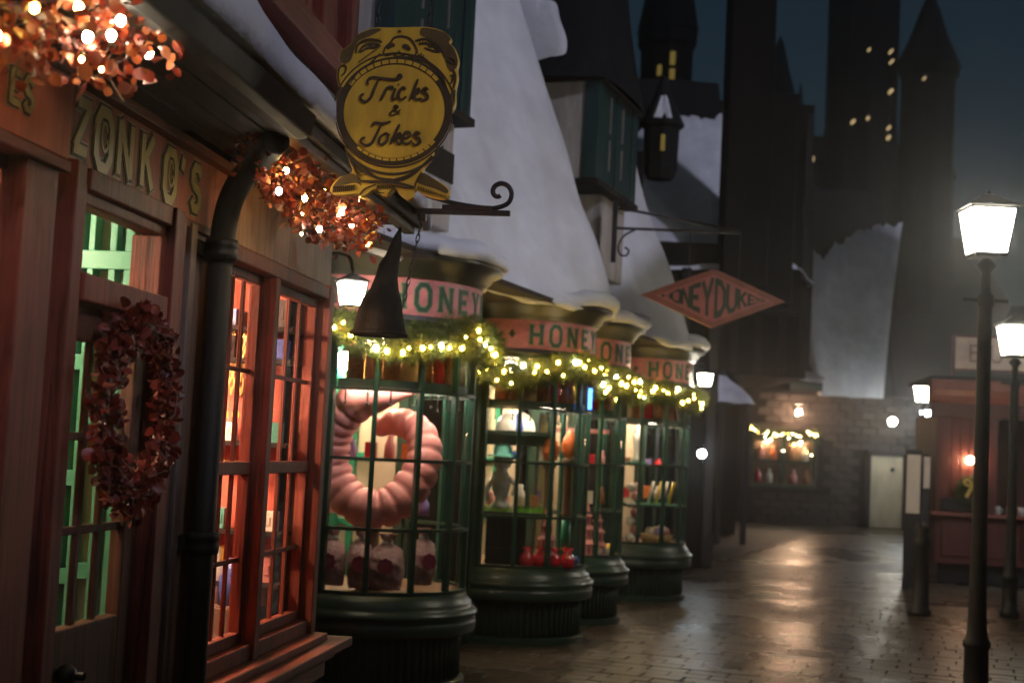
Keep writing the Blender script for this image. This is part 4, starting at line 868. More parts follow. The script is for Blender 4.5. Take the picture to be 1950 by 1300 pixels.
for k, (x, y, r_, m_, l_) in enumerate(((.42, -.20, .06, 'candy_yellow', 'yellow sweet ball in the third bay'), (.30, -.38, .05, 'candy_white', 'white sweet ball at the front of the third bay'), (.38, -.30, .045, 'candy_white', 'small white sweet ball beside the yellow one in the third bay'))):
    goods('sweet_ball', MB().sphere((0, 0, r_), r_, 12, 8), m_, l_, 'ball', (c.x+x, c.y+y, .65))
c = BC[3]
goods('basket', MB().lathe([(.001, 0), (.16, 0), (.19, .10), (.17, .10), (.001, .07)], 20), 'wicker', 'wicker basket of sweets on the floor of the farthest bay', 'basket', (c.x+.30, c.y-.36, .65))
for k, (x, y, m_, l_) in enumerate(((-.08, 0, 'candy_white', 'white'), (.02, -.06, 'candy_lilac', 'lilac'), (.10, .02, 'candy_pink', 'pink'), (0, .06, 'candy_yellow', 'yellow'), (.05, .0, 'candy_white', 'cream'))):
    goods('sweet_ball', MB().sphere((0, 0, 0), .055, 10, 8), m_, l_+' sweet heaped in the wicker basket of the farthest bay', 'ball', (c.x+.30+x, c.y-.36+y, .775+(.03 if k == 4 else 0)))
goods('upper_shelf', MB().box(-.30, .52, -.10, .14, 0, .03), 'emerald', 'emerald shelf carrying candy sticks in the farthest bay', 'shelf', (c.x, c.y-.36, 1.06), False)
for k, (x, m_) in enumerate(((.24, 'candy_white'), (.33, 'candy_yellow'), (.40, 'candy_white'), (.47, 'candy_yellow'))):
    goods('candy_stick', MB().tube([(0, 0, 0), (.06, 0, .26)], .018, 10), m_, ('first pale', 'first golden', 'second pale', 'second golden')[k]+' candy stick leaning on the shelf of the farthest bay', 'candy stick', (c.x+x-.06, c.y-.40, 1.09))
for k in range(7):
    goods('cream_puff', MB().sphere((0, 0, .05), .055, 10, 8, .9), 'candy_pink' if k % 2 else 'candy_white', ('lowest', 'second lowest', 'third', 'middle', 'fifth', 'second highest', 'highest')[k]+' cream puff in the stack at the left of the farthest bay', 'cake', (c.x-.02+.05*(k % 2), c.y-.48, .65+k*.095), group='stack of cream puffs in the farthest bay')
t = thing('white_statuette', 'white statuette below the lamp at upper left of the farthest bay', 'statuette', (c.x+.03, c.y-.42, 1.56)); MB().lathe([(.001, 0), (.06, 0), (.05, .04), (.03, .1), (.05, .22), (.06, .3), (.025, .36), (.045, .42), (.001, .47)], 12).build('figure', 'candy_white', t, True); MB().box(-.12, .12, -.08, .08, -.03, 0).build('plinth', 'emerald', t)

# small goods on glass shelves at the back of the bays
for ix in (0, 1, 2, 3):
    c = BC[ix]; r = BAYS[ix][2]
    for l, z in enumerate((1.12, 1.50)):
        if ix == 1 and l == 1: continue
        goods('glass_shelf', MB().box(-.42, .36, -.06, .06, 0, .012), 'pane_glass', '%s glass shelf at the back of the %s round bay' % (('lower', 'upper')[l], which[ix]), 'shelf', (c.x+.05, c.y+.16, z), False, (0, 0, R(15)))
        for q in range(6):
            m_, c_ = JC[(ix*3+l*2+q*4) % 7]; h_ = random.uniform(.09, .2); r_ = random.uniform(.03, .05); x = -.36+q*.135
            mb = MB(); mb.lathe([(.001, 0), (r_, 0), (r_, h_*.6), (r_*.5, h_*.8), (r_*.6, h_), (.001, h_)], 10) if q % 2 else mb.box(-r_, r_, -r_, r_, 0, h_*.8)
            goods('sweet_packet', mb, m_, '%s sweet packet, %s from the left on the %s glass shelf of the %s bay' % (c_, ('first', 'second', 'third', 'fourth', 'fifth', 'sixth')[q], ('lower', 'upper')[l], which[ix]), 'sweet packet', (c.x+.05+x*math.cos(R(15)), c.y+.16+x*math.sin(R(15)), z+.012), q % 2 == 1, group='sweet packets on the glass shelves')
# ================================================================== HANGING SIGNS
def chain(mb, a, b, r=.011, w_=.0026):
    a, b = Vector(a), Vector(b); L = (b-a).length; n = max(2, int(L/(r*2.6))); d = (b-a)/n
    for k in range(n):
        c_ = a+d*(k+.5); h = d.length*.66; ax = Vector((1, 0, 0)) if k % 2 else Vector((0, 1, 0)); up = d.normalized()
        mb.tube([c_+up*h*math.sin(t)+ax*r*.62*math.cos(t) for t in np.linspace(0, 2*PI, 11)], w_, 5, False)
S = 4.65/2708/3.25                                   # metres for one unit of the sign drawing
SC = Vector((-0.4157, 4.6, 2.716))                            # the sign hangs square to the shop front
t = thing('face_sign', 'yellow carved face sign with a huge open mouth reading Tricks & Jokes', 'hanging sign', SC, -R(ZA))
def D(x, z): return ((x-440+.05*(z-650))*S, (650-z)*S+.05*(x-440)*S)
def dr_(pts): return [D(*p) for p in pts]
sil = [(150, 195), (200, 130), (300, 96), (400, 98), (520, 100), (640, 104), (735, 135), (785, 180), (775, 210), (808, 245), (832, 320), (822, 375), (828, 430), (812, 510), (812, 590), (790, 640), (768, 640), (752, 715), (712, 810), (676, 868), (672, 915), (605, 1015), (690, 1060), (772, 1120), (764, 1178), (690, 1176), (600, 1145), (566, 1120), (552, 1168), (515, 1182), (468, 1150), (440, 1112), (398, 1152), (352, 1146), (310, 1112), (235, 1160), (205, 1140), (120, 1146), (40, 1134), (32, 1094), (85, 1035), (165, 1005), (150, 940), (128, 882), (112, 805), (80, 710), (64, 570), (78, 475), (62, 410), (68, 345), (96, 312), (76, 282), (88, 235)]
mb = MB(); mb.prism([(q.x, q.y) for q in catmull([Vector(p) for p in dr_(sil)], True, 3)], -.012, .020); board = mb.build('board', 'sign_gold', t, False, .004)
_k = [0]
def ink(pts, wd, mat='sign_ink', closed=False, lift=None, name='carved_line', smooth=True):
    _k[0] += 1; d = .0135+.00003*_k[0] if lift is None else lift
    W_ = (lambda t_: wd*S*(.45+.55*math.sin(PI*min(1, max(0, t_)))**.6)) if not closed else wd*S
    mb = MB(); mb.ribbon(dr_(pts), W_, -d, -.011, closed, smooth, miter=False); return mb.build(name, mat, board)
def patch(pts, mat, name='painted_patch', lift=None, sm=True):
    _k[0] += 1; d = .0126+.00003*_k[0] if lift is None else lift
    p = [(q.x, q.y) for q in catmull([Vector(p) for p in dr_(pts)], True, 4)] if sm else dr_(pts)
    mb = MB(); mb.prism(p, -d, -.011); return mb.build(name, mat, board)
# hair and coat as brown areas
patch([(150, 200), (200, 135), (300, 102), (345, 112), (270, 150), (200, 180), (172, 240), (150, 300), (110, 320), (82, 285), (94, 236)], 'sign_brown', 'hair')
patch([(610, 108), (735, 138), (782, 182), (772, 208), (806, 250), (828, 322), (815, 372), (770, 380), (740, 300), (700, 230), (640, 180), (590, 150)], 'sign_brown', 'hair')
patch([(815, 505), (806, 590), (788, 634), (768, 632), (772, 560), (790, 520)], 'sign_brown', 'hair')
patch([(72, 480), (110, 470), (112, 540), (100, 640), (118, 740), (150, 830), (130, 860), (112, 800), (82, 705), (66, 570)], 'sign_brown', 'cheek_shadow')
patch([(612, 1020), (690, 1064), (766, 1122), (760, 1150), (690, 1120), (600, 1090), (580, 1070)], 'sign_brown', 'coat')
patch([(90, 1040), (165, 1012), (215, 1050), (225, 1090), (190, 1070), (110, 1085), (45, 1100)], 'sign_brown', 'coat')
# mouth
E_ = lambda rx, rz, a0=0, a1=360, n=40, cx=430, cz=628: [(cx+rx*math.cos(R(a)), cz-rz*math.sin(R(a))) for a in np.linspace(a0, a1, n)]
_k[0] = 10
ink(E_(342, 318, 0, 351, 40), 46, 'sign_ink', True, name='lip')
for k in range(13):
    a = 36+k*8.6; patch(E_(346, 326, a, a+7.2, 4)+E_(322, 302, a+7.2, a, 4), 'sign_gold', 'tooth', .0150, False)
for k in range(12):
    a = 226+k*8.0; patch(E_(338, 314, a, a+6.6, 4)+E_(318, 298, a+6.6, a, 4), 'sign_gold', 'tooth', .0150, False)
mb = MB(); mb.prism(dr_(E_(314, 291, 0, 352, 46)), -.0125, -.011); mb.build('mouth_panel', 'sign_gold', board)
ink(E_(372, 352, 190, 350, 30), 10); ink(E_(378, 395, 215, 325, 24), 16); ink(E_(300, 440, 235, 305, 14), 12); ink(E_(385, 365, 8, 172, 30), 9)
ink([(118, 470), (170, 400), (250, 340), (340, 305), (440, 292), (560, 300), (660, 345), (730, 420), (756, 480)], 12)
# eyes, brows, nose, cheeks
ink([(185, 255), (195, 205), (240, 175), (300, 172), (350, 190)], 14); ink([(205, 250), (230, 215), (275, 198), (330, 205), (300, 222), (255, 225), (215, 250)], 16); ink([(265, 205), (285, 215)], 22)
ink([(560, 190), (620, 180), (680, 205), (725, 250), (745, 300)], 14); ink([(585, 212), (630, 208), (680, 228), (715, 262), (670, 256), (620, 236)], 16); ink([(645, 222), (665, 236)], 22)
ink([(360, 262), (372, 225), (405, 195), (430, 165), (480, 158), (530, 178), (560, 220), (572, 262), (545, 285), (510, 272)], 12); ink([(360, 262), (380, 275), (420, 265), (450, 285), (500, 275)], 11)
ink([(385, 232), (410, 212), (432, 215)], 26); ink([(480, 222), (505, 225), (528, 248)], 30); ink([(455, 250), (465, 262)], 18)
for k in range(9):
    x, z = 200+k*16, 320-k*11; ink([(x, z), (x+14, z-22)], 6)
for k in range(9):
    x, z = 600+k*14, 265+k*15; ink([(x, z), (x+2, z+24)], 6)
for k in range(8): ink([(215+k*17, 178-k*2), (222+k*17, 196-k*2)], 5)
for k in range(8): ink([(580+k*15, 178+k*6), (576+k*15, 196+k*6)], 5)
ink([(340, 262), (280, 320), (200, 380), (150, 450)], 8); ink([(580, 275), (650, 330), (715, 410), (748, 470)], 8); ink([(455, 122), (470, 128)], 20)
# ears
ink([(88, 460), (74, 400), (82, 345), (110, 328), (126, 345), (112, 380), (94, 395)], 9); ink([(778, 390), (800, 385), (815, 420), (808, 480), (795, 505)], 9); ink([(780, 420), (795, 415), (798, 445), (784, 470)], 8); ink([(772, 300), (805, 320), (812, 350)], 7); ink([(765, 320), (795, 345)], 7)
# collar, bow tie, coat edge
ink([(128, 882), (180, 950), (260, 1010), (340, 1048), (430, 1058)], 18); ink([(672, 915), (600, 985), (520, 1035), (430, 1058)], 16); ink([(140, 900), (190, 1000), (225, 1062)], 8); ink([(605, 1015), (575, 1070), (560, 1120)], 9)
ink([(225, 1062), (320, 1070), (430, 1075), (560, 1108)], 20); ink([(215, 1150), (250, 1110), (320, 1085)], 7); ink([(330, 1090), (330, 1130), (370, 1140)], 6); ink([(420, 1090), (430, 1110), (395, 1148)], 7); ink([(430, 1095), (500, 1110), (560, 1115)], 8)
for k in range(12): ink([(588+k*15, 1098+k*6), (591+k*15, 1130+k*4)], 6)
for k in range(11): ink([(52+k*13, 1092-k*1), (50+k*13, 1128-k*1)], 6)
for k in range(7): ink([(338+k*13, 1086), (340+k*13, 1112)], 5)
for k in range(6): ink([(150+k*14, 930+k*18), (185+k*12, 950+k*15)], 4)
# painted words
def word(strokes, wd):
    for s_ in strokes: ink(s_, wd, name='letter_stroke')
word([[(265, 458), (262, 432), (290, 413), (350, 420), (420, 430), (466, 424), (476, 408), (462, 400), (450, 410)], [(332, 425), (306, 482), (282, 540), (250, 566), (222, 550), (220, 526), (240, 514)]], 17)
word([[(385, 478), (365, 520), (345, 560)], [(366, 512), (390, 482), (420, 478), (416, 496)], [(440, 485), (424, 530), (424, 556), (446, 550)], [(456, 460), (460, 464)], [(504, 496), (490, 482), (468, 500), (458, 535), (475, 560), (508, 540)], [(580, 433), (556, 500), (530, 566)], [(545, 530), (585, 492), (580, 520), (555, 528), (572, 562), (594, 554)], [(645, 502), (628, 489), (610, 508), (636, 530), (640, 556), (612, 567), (596, 552)]], 17)
word([[(470, 650), (432, 607), (440, 594), (456, 604), (420, 630), (405, 644), (420, 656), (450, 644), (470, 620)]], 10)
word([[(293, 722), (308, 700), (360, 706), (412, 694)], [(352, 706), (322, 770), (292, 825), (256, 841), (224, 820), (230, 796), (250, 790)]], 17)
word([[(376, 765), (346, 790), (336, 825), (356, 839), (386, 815), (392, 780), (378, 766), (405, 778)], [(466, 712), (440, 770), (410, 836)], [(425, 806), (468, 768), (462, 795), (440, 802), (460, 836), (482, 829)], [(490, 806), (530, 790), (530, 768), (506, 765), (486, 800), (490, 830), (520, 836), (546, 815)], [(597, 776), (576, 765), (560, 785), (588, 805), (595, 830), (566, 846), (546, 830)]], 17)
mb = MB(); x0, z0 = D(315, 100); x1, z1 = D(640, 106)
chain(mb, (x0, .004, z0-.01), (x0-.02, .004, z0+.60)); kind(mb.build('chain', 'bracket_iron', t, True), 'stuff')
mb = MB(); chain(mb, (x1, .004, z1-.01), (x1+.005, .004, z1+.60)); kind(mb.build('chain', 'bracket_iron', t, True), 'stuff')
# upper iron arm the face sign hangs from (above the picture) and lower scrolled arm with the dark hat
def arm(label, u, z, L, scroll):
    t = thing('sign_bracket', label, 'bracket', Zw(u, .0, z), -R(ZA))
    mb = MB(); mb.box(0, L, -.012, .012, -.012, .012); mb.build('bar', 'bracket_iron', t, False, .003)
    mb = MB(); mb.box(-.01, .02, -.03, .03, -.12, .12); mb.build('wall_plate', 'bracket_iron', t, False, .003)
    if scroll:
        pts = [(L-.62, -.0, .19), (L-.45, 0, .10), (L-.28, 0, .045), (L-.12, 0, .022)]
        sp = [(L-.06+(.062-.009*k)*math.sin(k*.62), 0, .088-(.062-.009*k*.9)*math.cos(k*.62)) for k in range(0, 13) if .062-.009*k > .0]
        pts += [(L-.06, 0, .024)]+[(L-.052+(.066*(1-k/11))*math.sin(k*.75), 0, .090-(.066*(1-k/11))*math.cos(k*.75)) for k in range(1, 10)]
        mb = MB(); mb.tube(catmull([Vector(p) for p in pts], False, 4), .011, 8); mb.build('scroll', 'bracket_iron', t, True)
        mb = MB(); mb.box(L-.30, L-.08, -.016, .016, .008, .030); mb.build('clasp', 'bracket_iron', t, False, .003)
        mb = MB(); mb.box(.440, .470, -.014, .014, -.045, -.012); mb.build('hanger', 'bracket_iron', t, False, .003)
    return t
arm('scrolled iron bracket arm below the face sign', 6.3, 2.665, .84, True)
arm('plain iron arm holding the face sign chains, above the picture', 4.63, 3.45, .90, False)
# dark crooked hat
hx = Zw(6.3, .285, 0); t = thing('hat_sign', 'dark crooked pointed hat hanging on a chain below the scrolled bracket', 'hanging sign', (hx.x, hx.y, 2.115), -R(ZA))
surf('hat_black', (0.007, 0.005, 0.004), 0.8, 0.4, 9, bs=0.8, bd=0.01, spec=0.2)
prof = [(.112, .0), (.116, .012), (.110, .04), (.098, .10), (.086, .155), (.062, .20), (.050, .25), (.044, .31), (.034, .35), (.027, .39), (.018, .43), (.004, .475)]
mb = MB(); rows = []
for j, (r_, z) in enumerate(prof):
    ox = (.0, .0, .0, .004, .012, .018, .020, .028, .045, .055, .062, .072)[j]
    rows.append([(ox+r_*math.cos(a)*(1+.05*math.sin(3*a+j)), r_*math.sin(a)*(1+.05*math.cos(2*a+j)), z) for a in np.linspace(0, 2*PI, 25)])
mb.grid(rows); mb.build('cone', 'hat_black', t, True); mb = MB(); mb.lathe([(.001, .004), (.10, .004), (.128, -.006), (.130, .002), (.118, .014)], 24); mb.build('brim', 'hat_black', t, True)
mb = MB(); chain(mb, (.105, -.02, .12), (.165, 0, .510), .012, .003); kind(mb.build('chain', 'bracket_iron', t, True), 'stuff')
# wall lantern behind the hat
def lantern(t, s, glow, hang=False):
    """tapered four-sided street lantern, wide at the top; 1 unit = its height"""
    b, tp = .30*s, .42*s; z0, z1 = 0, .86*s
    def ringp(h, z): return [(-h, -h, z), (h, -h, z), (h, h, z), (-h, h, z)]
    for k in range(4):
        A, B = ringp(b, z0), ringp(tp, z1); i, j = k, (k+1) % 4; mb = MB(); ins = .97
        mb.add([Vector(A[i])*1, Vector(A[j])*1, Vector(B[j])*1, Vector(B[i])*1], [(0, 1, 2, 3)]); mb.v = [(x*ins, y*ins, z) for x, y, z in mb.v]; mb.build('glass', glow, t)
        mb = MB(); mb.tube([A[i], B[i]], .022*s, 6); mb.build('frame_bar', 'black_iron', t)
    for h, z in ((b, z0), (tp, z1)):
        mb = MB(); p = ringp(h, z); mb.tube(p+[p[0]], .026*s, 6); mb.build('frame_ring', 'black_iron', t)
    mb = MB(); mb.add(ringp(tp*1.18, z1+.02*s)+ringp(tp*1.18, z1+.05*s)+ringp(tp*.55, z1+.22*s)+ringp(tp*.30, z1+.30*s), [(3, 2, 1, 0)]+[(4*q+i, 4*q+(i+1) % 4, 4*q+4+(i+1) % 4, 4*q+4+i) for q in range(3) for i in range(4)]+[(12, 13, 14, 15)]); mb.build('hood', 'black_iron', t, False, .004)
    mb = MB(); mb.sphere((0, 0, z1+.34*s), .05*s, 8, 6); mb.build('finial', 'black_iron', t, True)
    mb = MB(); mb.box(-b, b, -b, b, -.06*s, -.012*s); mb.build('base_plate', 'black_iron', t)
t = thing('wall_lantern', 'bright white lantern on the wall behind the dark hat', 'lantern', (-1.005, 8.75, 2.475)); t.rotation_euler = (0, 0, R(30))
lantern(t, .17, 'lantern_glow'); mb = MB(); mb.tube(catmull([Vector(p) for p in [(0, 0, .21), (0, .06, .30), (-.06, .16, .33), (-.14, .26, .29)]]), .012, 6); mb.build('arm', 'black_iron', t, True)
t = thing('wall_lantern', 'white lantern at the right end of the farthest round bay', 'lantern', (2.33, 17.0, 2.50)); t.rotation_euler = (0, 0, R(20)); lantern(t, .17, 'lantern_glow'); mb = MB(); mb.tube([(0, 0, .2), (-.03, .0, .26), (-.20, .02, .28)], .012, 6); mb.build('arm', 'black_iron', t, True)
# diamond sign with its iron bracket
t = thing('diamond_sign', 'pink diamond-shaped sign with dark green lettering hanging over the street', 'hanging sign', (1.895, 13.5, 3.165), 0)
a_, b_ = .69, .285
mb = MB(); mb.prism([(-a_, 0), (0, -b_), (a_, 0), (0, b_)], -.02, .03); bd = mb.build('board', 'diamond_rim', t, False, .004)
mb = MB(); k_ = .80; mb.prism([(-a_*k_, 0), (0, -b_*k_), (a_*k_, 0), (0, b_*k_)], -.024, -.0195); mb.build('field', 'diamond_pink', bd)
xs = [-.445, -.355, -.262, -.165, -.058, .065, .178, .280, .372, .450]
for ch, x in zip('HONEYDUKES', xs):
    hh = 2*b_*k_*(1-abs(x)/(a_*k_))-.055; wl = .095 if abs(x) < .2 else .080
    mb = glyph(ch, .19, 0, 0.004, 0, 0, sub=4)
    def wf(gx, gy, gz):
        X = x+(gx-.31)/.62*wl; h_ = max(.03, 2*b_*k_*(1-abs(X)/(a_*k_))-.06); return (X, -.0242-gy, (gz-.5)*h_)
    mb.map(wf); mb.build('letter', 'diamond_letter', bd)
for sx in (-1, 1):
    mb = MB(); mb.tube([(sx*.24, 0, b_*.62), (sx*.24, 0, .66)], .004, 5); mb.build('wire', 'bracket_iron', t)
t = thing('sign_bracket', 'long iron bracket holding the diamond sign out from the dormer', 'bracket', (.93, 13.62, 3.80), R(-4))
mb = MB(); mb.box(-.02, .03, -.03, .03, -.32, .28); mb.build('wall_plate', 'bracket_iron', t, False, .004); MB().box(.03, 1.22, -.012, .012, .0, .024).build('bar', 'bracket_iron', t)
mb = MB(); mb.tube([(.03, 0, .20), (.10, 0, .20), (1.20, 0, .03)], .013, 6); mb.build('stay', 'bracket_iron', t, True)
mb = MB(); mb.tube(catmull([Vector(p) for p in [(.20, 0, .0), (.10, 0, -.06), (.05, 0, -.16), (.07, 0, -.24), (.13, 0, -.25), (.15, 0, -.20), (.11, 0, -.17)]]), .010, 6); mb.build('scroll', 'bracket_iron', t, True)
mb = MB(); mb.tube(catmull([Vector(p) for p in [(.03, 0, .28), (.09, 0, .31), (.13, 0, .27), (.10, 0, .23), (.07, 0, .25)]]), .009, 6); mb.build('scroll', 'bracket_iron', t, True)
# ================================================================== STREET LAMPS
def street_lamp(label, loc, glow, h=3.0, s=.40, rot=0):
    t = thing('street_lamp', label, 'street lamp', loc, rot, 'street lamps')
    mb = MB(); mb.lathe([(.001, 0), (.11, 0), (.11, .06), (.088, .09), (.082, .42), (.095, .44), (.095, .47), (.08, .49), (.07, .53), (.062, .66), (.052, 1.2), (.048, h-.35), (.06, h-.33), (.06, h-.27), (.04, h-.24), (.035, h-.10), (.075, h-.05), (.03, h)], 20); mb.build('post', 'black_iron', t, True)
    L = MB(); MB().box(-.16, .16, -.012, .012, h-.31, h-.285).build('ladder_bar', 'black_iron', t)
    sub = bpy.data.objects.new('lamp_head', None); sc.collection.objects.link(sub); sub.parent = t; sub.location = (0, 0, h+.03)
    lantern(sub, s, glow); return t
street_lamp('nearest street lamp, with the largest bright lantern at the right edge', (3.33, 10.0, 0), 'lantern_glow', 3.15, .37)
street_lamp('second street lamp, its lantern cut by the right edge of the picture', (5.86, 16.5, 0), 'lantern_glow', 2.98, .40)
street_lamp('far street lamp with a round white glow beside the red kiosk roof', (8.74, 30.0, 0), 'lantern_glow', 3.02, .40)
street_lamp('farthest street lamp with a bluish white glow left of the red kiosk', (10.66, 36.0, 0), 'lantern_glow_blue', 2.68, .46)
# ================================================================== RED KIOSK (right)
kx = 6.12; t = thing('kiosk', 'red wooden kiosk cart with a cornice and a cream roof sign on the right', 'kiosk', (kx, 20.7, 0), R(-8))
def kb(name, mat, boxes, bevel=.006, parent=None):
    mb = MB()
    for b in boxes: mb.box(*b)
    return mb.build(name, mat, parent or t, False, bevel)
kb('body', 'cart_red', [(.12, 3.6, .05, 2.2, .30, 1.0), (.12, .20, .02, .12, 1.0, 2.45), (.20, .85, .10, .16, 1.0, 2.45), (2.9, 3.6, .1, .16, 1.0, 2.45), (.12, .18, .13, 2.2, 1.0, 2.45), (.12, 3.6, 2.1, 2.2, 1.0, 2.45)])
kb('counter', 'cart_cornice', [(.05, 3.7, -.10, .12, .99, 1.04)]); kb('pilaster', 'cart_red', [(.86, .98, .04, .14, 1.04, 2.45)]); kb('pilaster', 'cart_red', [(2.0, 2.12, .04, .14, 1.04, 2.45)])
for k in range(6): kb('panel', 'cart_red', [(.22+k*.56, .70+k*.56, .02, .06, .40, .93)], .02)
for k in range(5): kb('board', 'cart_red', [(.205+k*.13, .325+k*.13, .08, .10, 1.05, 2.42)], .008)
for k in range(4):
    mg = thing('mug', ('first', 'second', 'third', 'fourth')[k]+' pewter mug from the left on the red kiosk counter', 'mug', (kx+1.0+k*.16, 20.62-.022*k, 1.04), 0, 'mugs on the kiosk counter'); MB().lathe([(.001, 0), (.045, 0), (.04, .06), (.043, .12), (.036, .12), (.034, .02), (.001, .02)], 12).build('cup', 'figurine_grey', mg, True); mb = MB(); mb.tube([(.04, 0, .095), (.075, 0, .08), (.072, 0, .045), (.04, 0, .03)], .007, 6); mb.build('handle', 'figurine_grey', mg, True)
kb('roof', 'slate', [(.0, 3.7, -.1, 2.3, 2.96, 3.0)]); kb('frieze', 'cart_red', [(.04, 3.7, .0, .2, 2.42, 2.62)])
mb = MB(); mb.prism([(0, 2.62), (-.06, 2.64), (-.08, 2.72), (-.16, 2.80), (-.17, 2.92), (-.14, 2.95), (.20, 2.95), (.20, 2.62)], .0, 3.7, 'x'); mb.build('cornice', 'cart_cornice', t, False, .006)
kb('shelf', 'black_paint', [(.20, .84, -.02, .10, 1.06, 1.24)]); kb('underside_shade', 'black_paint', [(.2, 3.5, .2, 2.1, .02, .30)])  # black box under the body stands for the shadow beneath the kiosk
sg = kb('roof_sign', 'cart_sign', [(.34, 2.9, -.02, .03, 3.12, 3.58)]); kb('sign_frame', 'cart_red', [(.30, .34, -.03, .04, 2.95, 3.60), (.34, 2.9, -.03, .04, 3.58, 3.61), (.34, 2.9, -.03, .04, 3.09, 3.12)], .003, sg)
for ch, x in (('B', .62), ('U', .92)):
    mb = glyph(ch, .13, 0, .006, .1); mb.map(lambda gx, gy, gz: (x+(gx-.31)*.26, -.0205-gy, 3.22+gz*.26)); mb.build('letter', 'cart_letter', sg)
for k, (x, lb_) in enumerate(((.58, 'small round lamp glowing on the red kiosk wall above the bow'), )):
    tt = thing('kiosk_lamp', lb_, 'lamp', (kx+x+.0, 20.60, 1.80)); MB().sphere((0, 0, 0), .055, 12, 8).build('globe', 'kiosk_glow', tt, True); mb = MB(); mb.tube([(0, 0, .05), (0, .05, .10), (0, .14, .08)], .01, 6); mb.build('arm', 'black_iron', tt, True)
rng = np.random.default_rng(8); tt = thing('kiosk_wreath', 'dark wreath with a gold bow on the red kiosk wall', 'wreath', (kx+.62, 20.62, 1.33), R(-8)); ring = [(.17*math.cos(a), 0, .17*math.sin(a)) for a in np.linspace(0, 2*PI, 20)]
leaf_mass('foliage', SPRIG, scatter(ring, .055, 900, rng), tt, rng, .8, 1.4)
for sx in (-1, 1):
    mb = MB(); mb.ribbon([(0, .12), (sx*.07, .19), (sx*.12, .16), (sx*.08, .11), (0, .12)], .035, -.09, -.06); mb.build('bow_loop', 'ribbon_gold', tt); mb = MB(); mb.ribbon([(0, .12), (sx*.05, .02), (sx*.09, -.06)], .05, -.085, -.065); mb.build('bow_tail', 'ribbon_gold', tt)
# pale lit notice boards and bollard left of the kiosk
tt = thing('notice_board', 'tall narrow cream notice board on a dark post left of the red kiosk', 'notice board', (5.60, 19.6, 0), R(-12)); MB().box(-.09, .09, -.02, .02, 1.03, 1.83).build('panel', 'banner_cream', tt, False, .004); MB().box(-.11, .11, .02, .05, .0, 1.9).build('post', 'black_iron', tt, False, .004)
tt = thing('notice_board', 'shorter cream notice board just behind the tall one by the kiosk', 'notice board', (6.03, 20.45, 0), R(-5)); MB().box(-.045, .045, -.02, .02, 1.37, 1.82).build('panel', 'banner_cream', tt, False, .004); MB().box(-.05, .05, .02, .04, .0, 1.85).build('post', 'black_iron', tt, False, .004)
tt = thing('bollard', 'dark iron bollard standing on the wet street before the kiosk', 'bollard', (4.74, 16.2, 0)); mb = MB(); mb.lathe([(.001, 0), (.13, 0), (.13, .05), (.10, .08), (.085, .75), (.10, .78), (.10, .84), (.07, .90), (.09, .96), (.06, 1.03), (.001, 1.06)], 18); mb.build('shaft', 'black_iron', tt, True)
# ================================================================== BACKGROUND BUILDINGS
def bldg(name, label, loc=(0, 0, 0), rot=0): return thing(name, label, 'building', loc, rot)
def bb(p, name, mat, boxes, bevel=0.0):
    mb = MB()
    for b in boxes: mb.box(*b)
    return mb.build(name, mat, p, False, bevel)
def slope(p, name, mat, quad, th, nseg=16, jag=None, sag=0.0):
    """lofted roof slope: quad = lower-left, lower-right, upper-right, upper-left; jag = wavy upper edge"""
    a, b, c_, d = [Vector(q) for q in quad]; rows = []; nn = (b-a).cross(d-a).normalized()
    for j in range(11):
        f = j/10; row = []
        for i in range(nseg*3+1):
            s_ = i/(nseg*3); up = 1.0
            if jag: up = 1-(jag*(.5+.5*wave(s_*3.3, 2.6)) if not isinstance(jag, list) else float(np.interp(s_, [q[0] for q in jag], [q[1] for q in jag])))-.018*wave(s_*17)-.01*wave(s_*41)
            q = a.lerp(b, s_).lerp(d.lerp(c_, s_), f*up); k = math.sin(PI*min(1, f*6+.02)/2)*math.sin(PI*min(1, min(s_, 1-s_)*14+.02)/2)*(math.sin(PI*min(1, (1-f)*6+.02)/2) if jag else 1)
            row.append(q+nn*(th*k+.02*wave(s_*5, f*4))-nn*sag*math.sin(PI*f))
        rows.append(row)
    mb = MB(); mb.grid(rows); return mb.build(name, mat, p, True)
# neighbour beyond the sweet shop (blue moonlit snow slope, tall chimney)
b1 = bldg('tall_house', 'dark tall house with a moonlit snow slope and a big chimney beyond the sweet shop')
bb(b1, 'wall', 'wall_dark', [(-3.0, 3.15, 21.5, 27, 0, 4.9)])
slope(b1, 'roof', 'slate', [(1.2, 21.6, 4.5), (3.4, 21.6, 4.55), (3.5, 25.3, 8.4), (.8, 25.3, 8.4)], .02)
slope(b1, 'roof_snow', 'snow', [(1.2, 21.45, 4.45), (3.4, 21.45, 4.5), (3.4, 24.2, 7.75), (1.3, 24.2, 7.1)], .07, 16, .10)
bb(b1, 'chimney', 'wall_dark', [(3.09, 3.76, 21.1, 21.8, 4.2, 11)], .02); bb(b1, 'chimney', 'wall_dark', [(4.3, 4.9, 25.0, 25.8, 4.4, 8.2)], .02)
for k, x in enumerate((2.15, 2.6, 3.05)): bb(b1, 'timber', 'dark_timber', [(x-.07, x+.07, 21.40, 21.5, 0, 4.5)], .01)
for z in (2.5,): bb(b1, 'cross_beam', 'dark_timber', [(1.6, 3.15, 21.42, 21.5, z, z+.14)], .01)
dw = thing('side_turret', 'small dark lantern turret with a pointed roof against the blue snow slope', 'turret', (2.08, 21.0, 5.75))
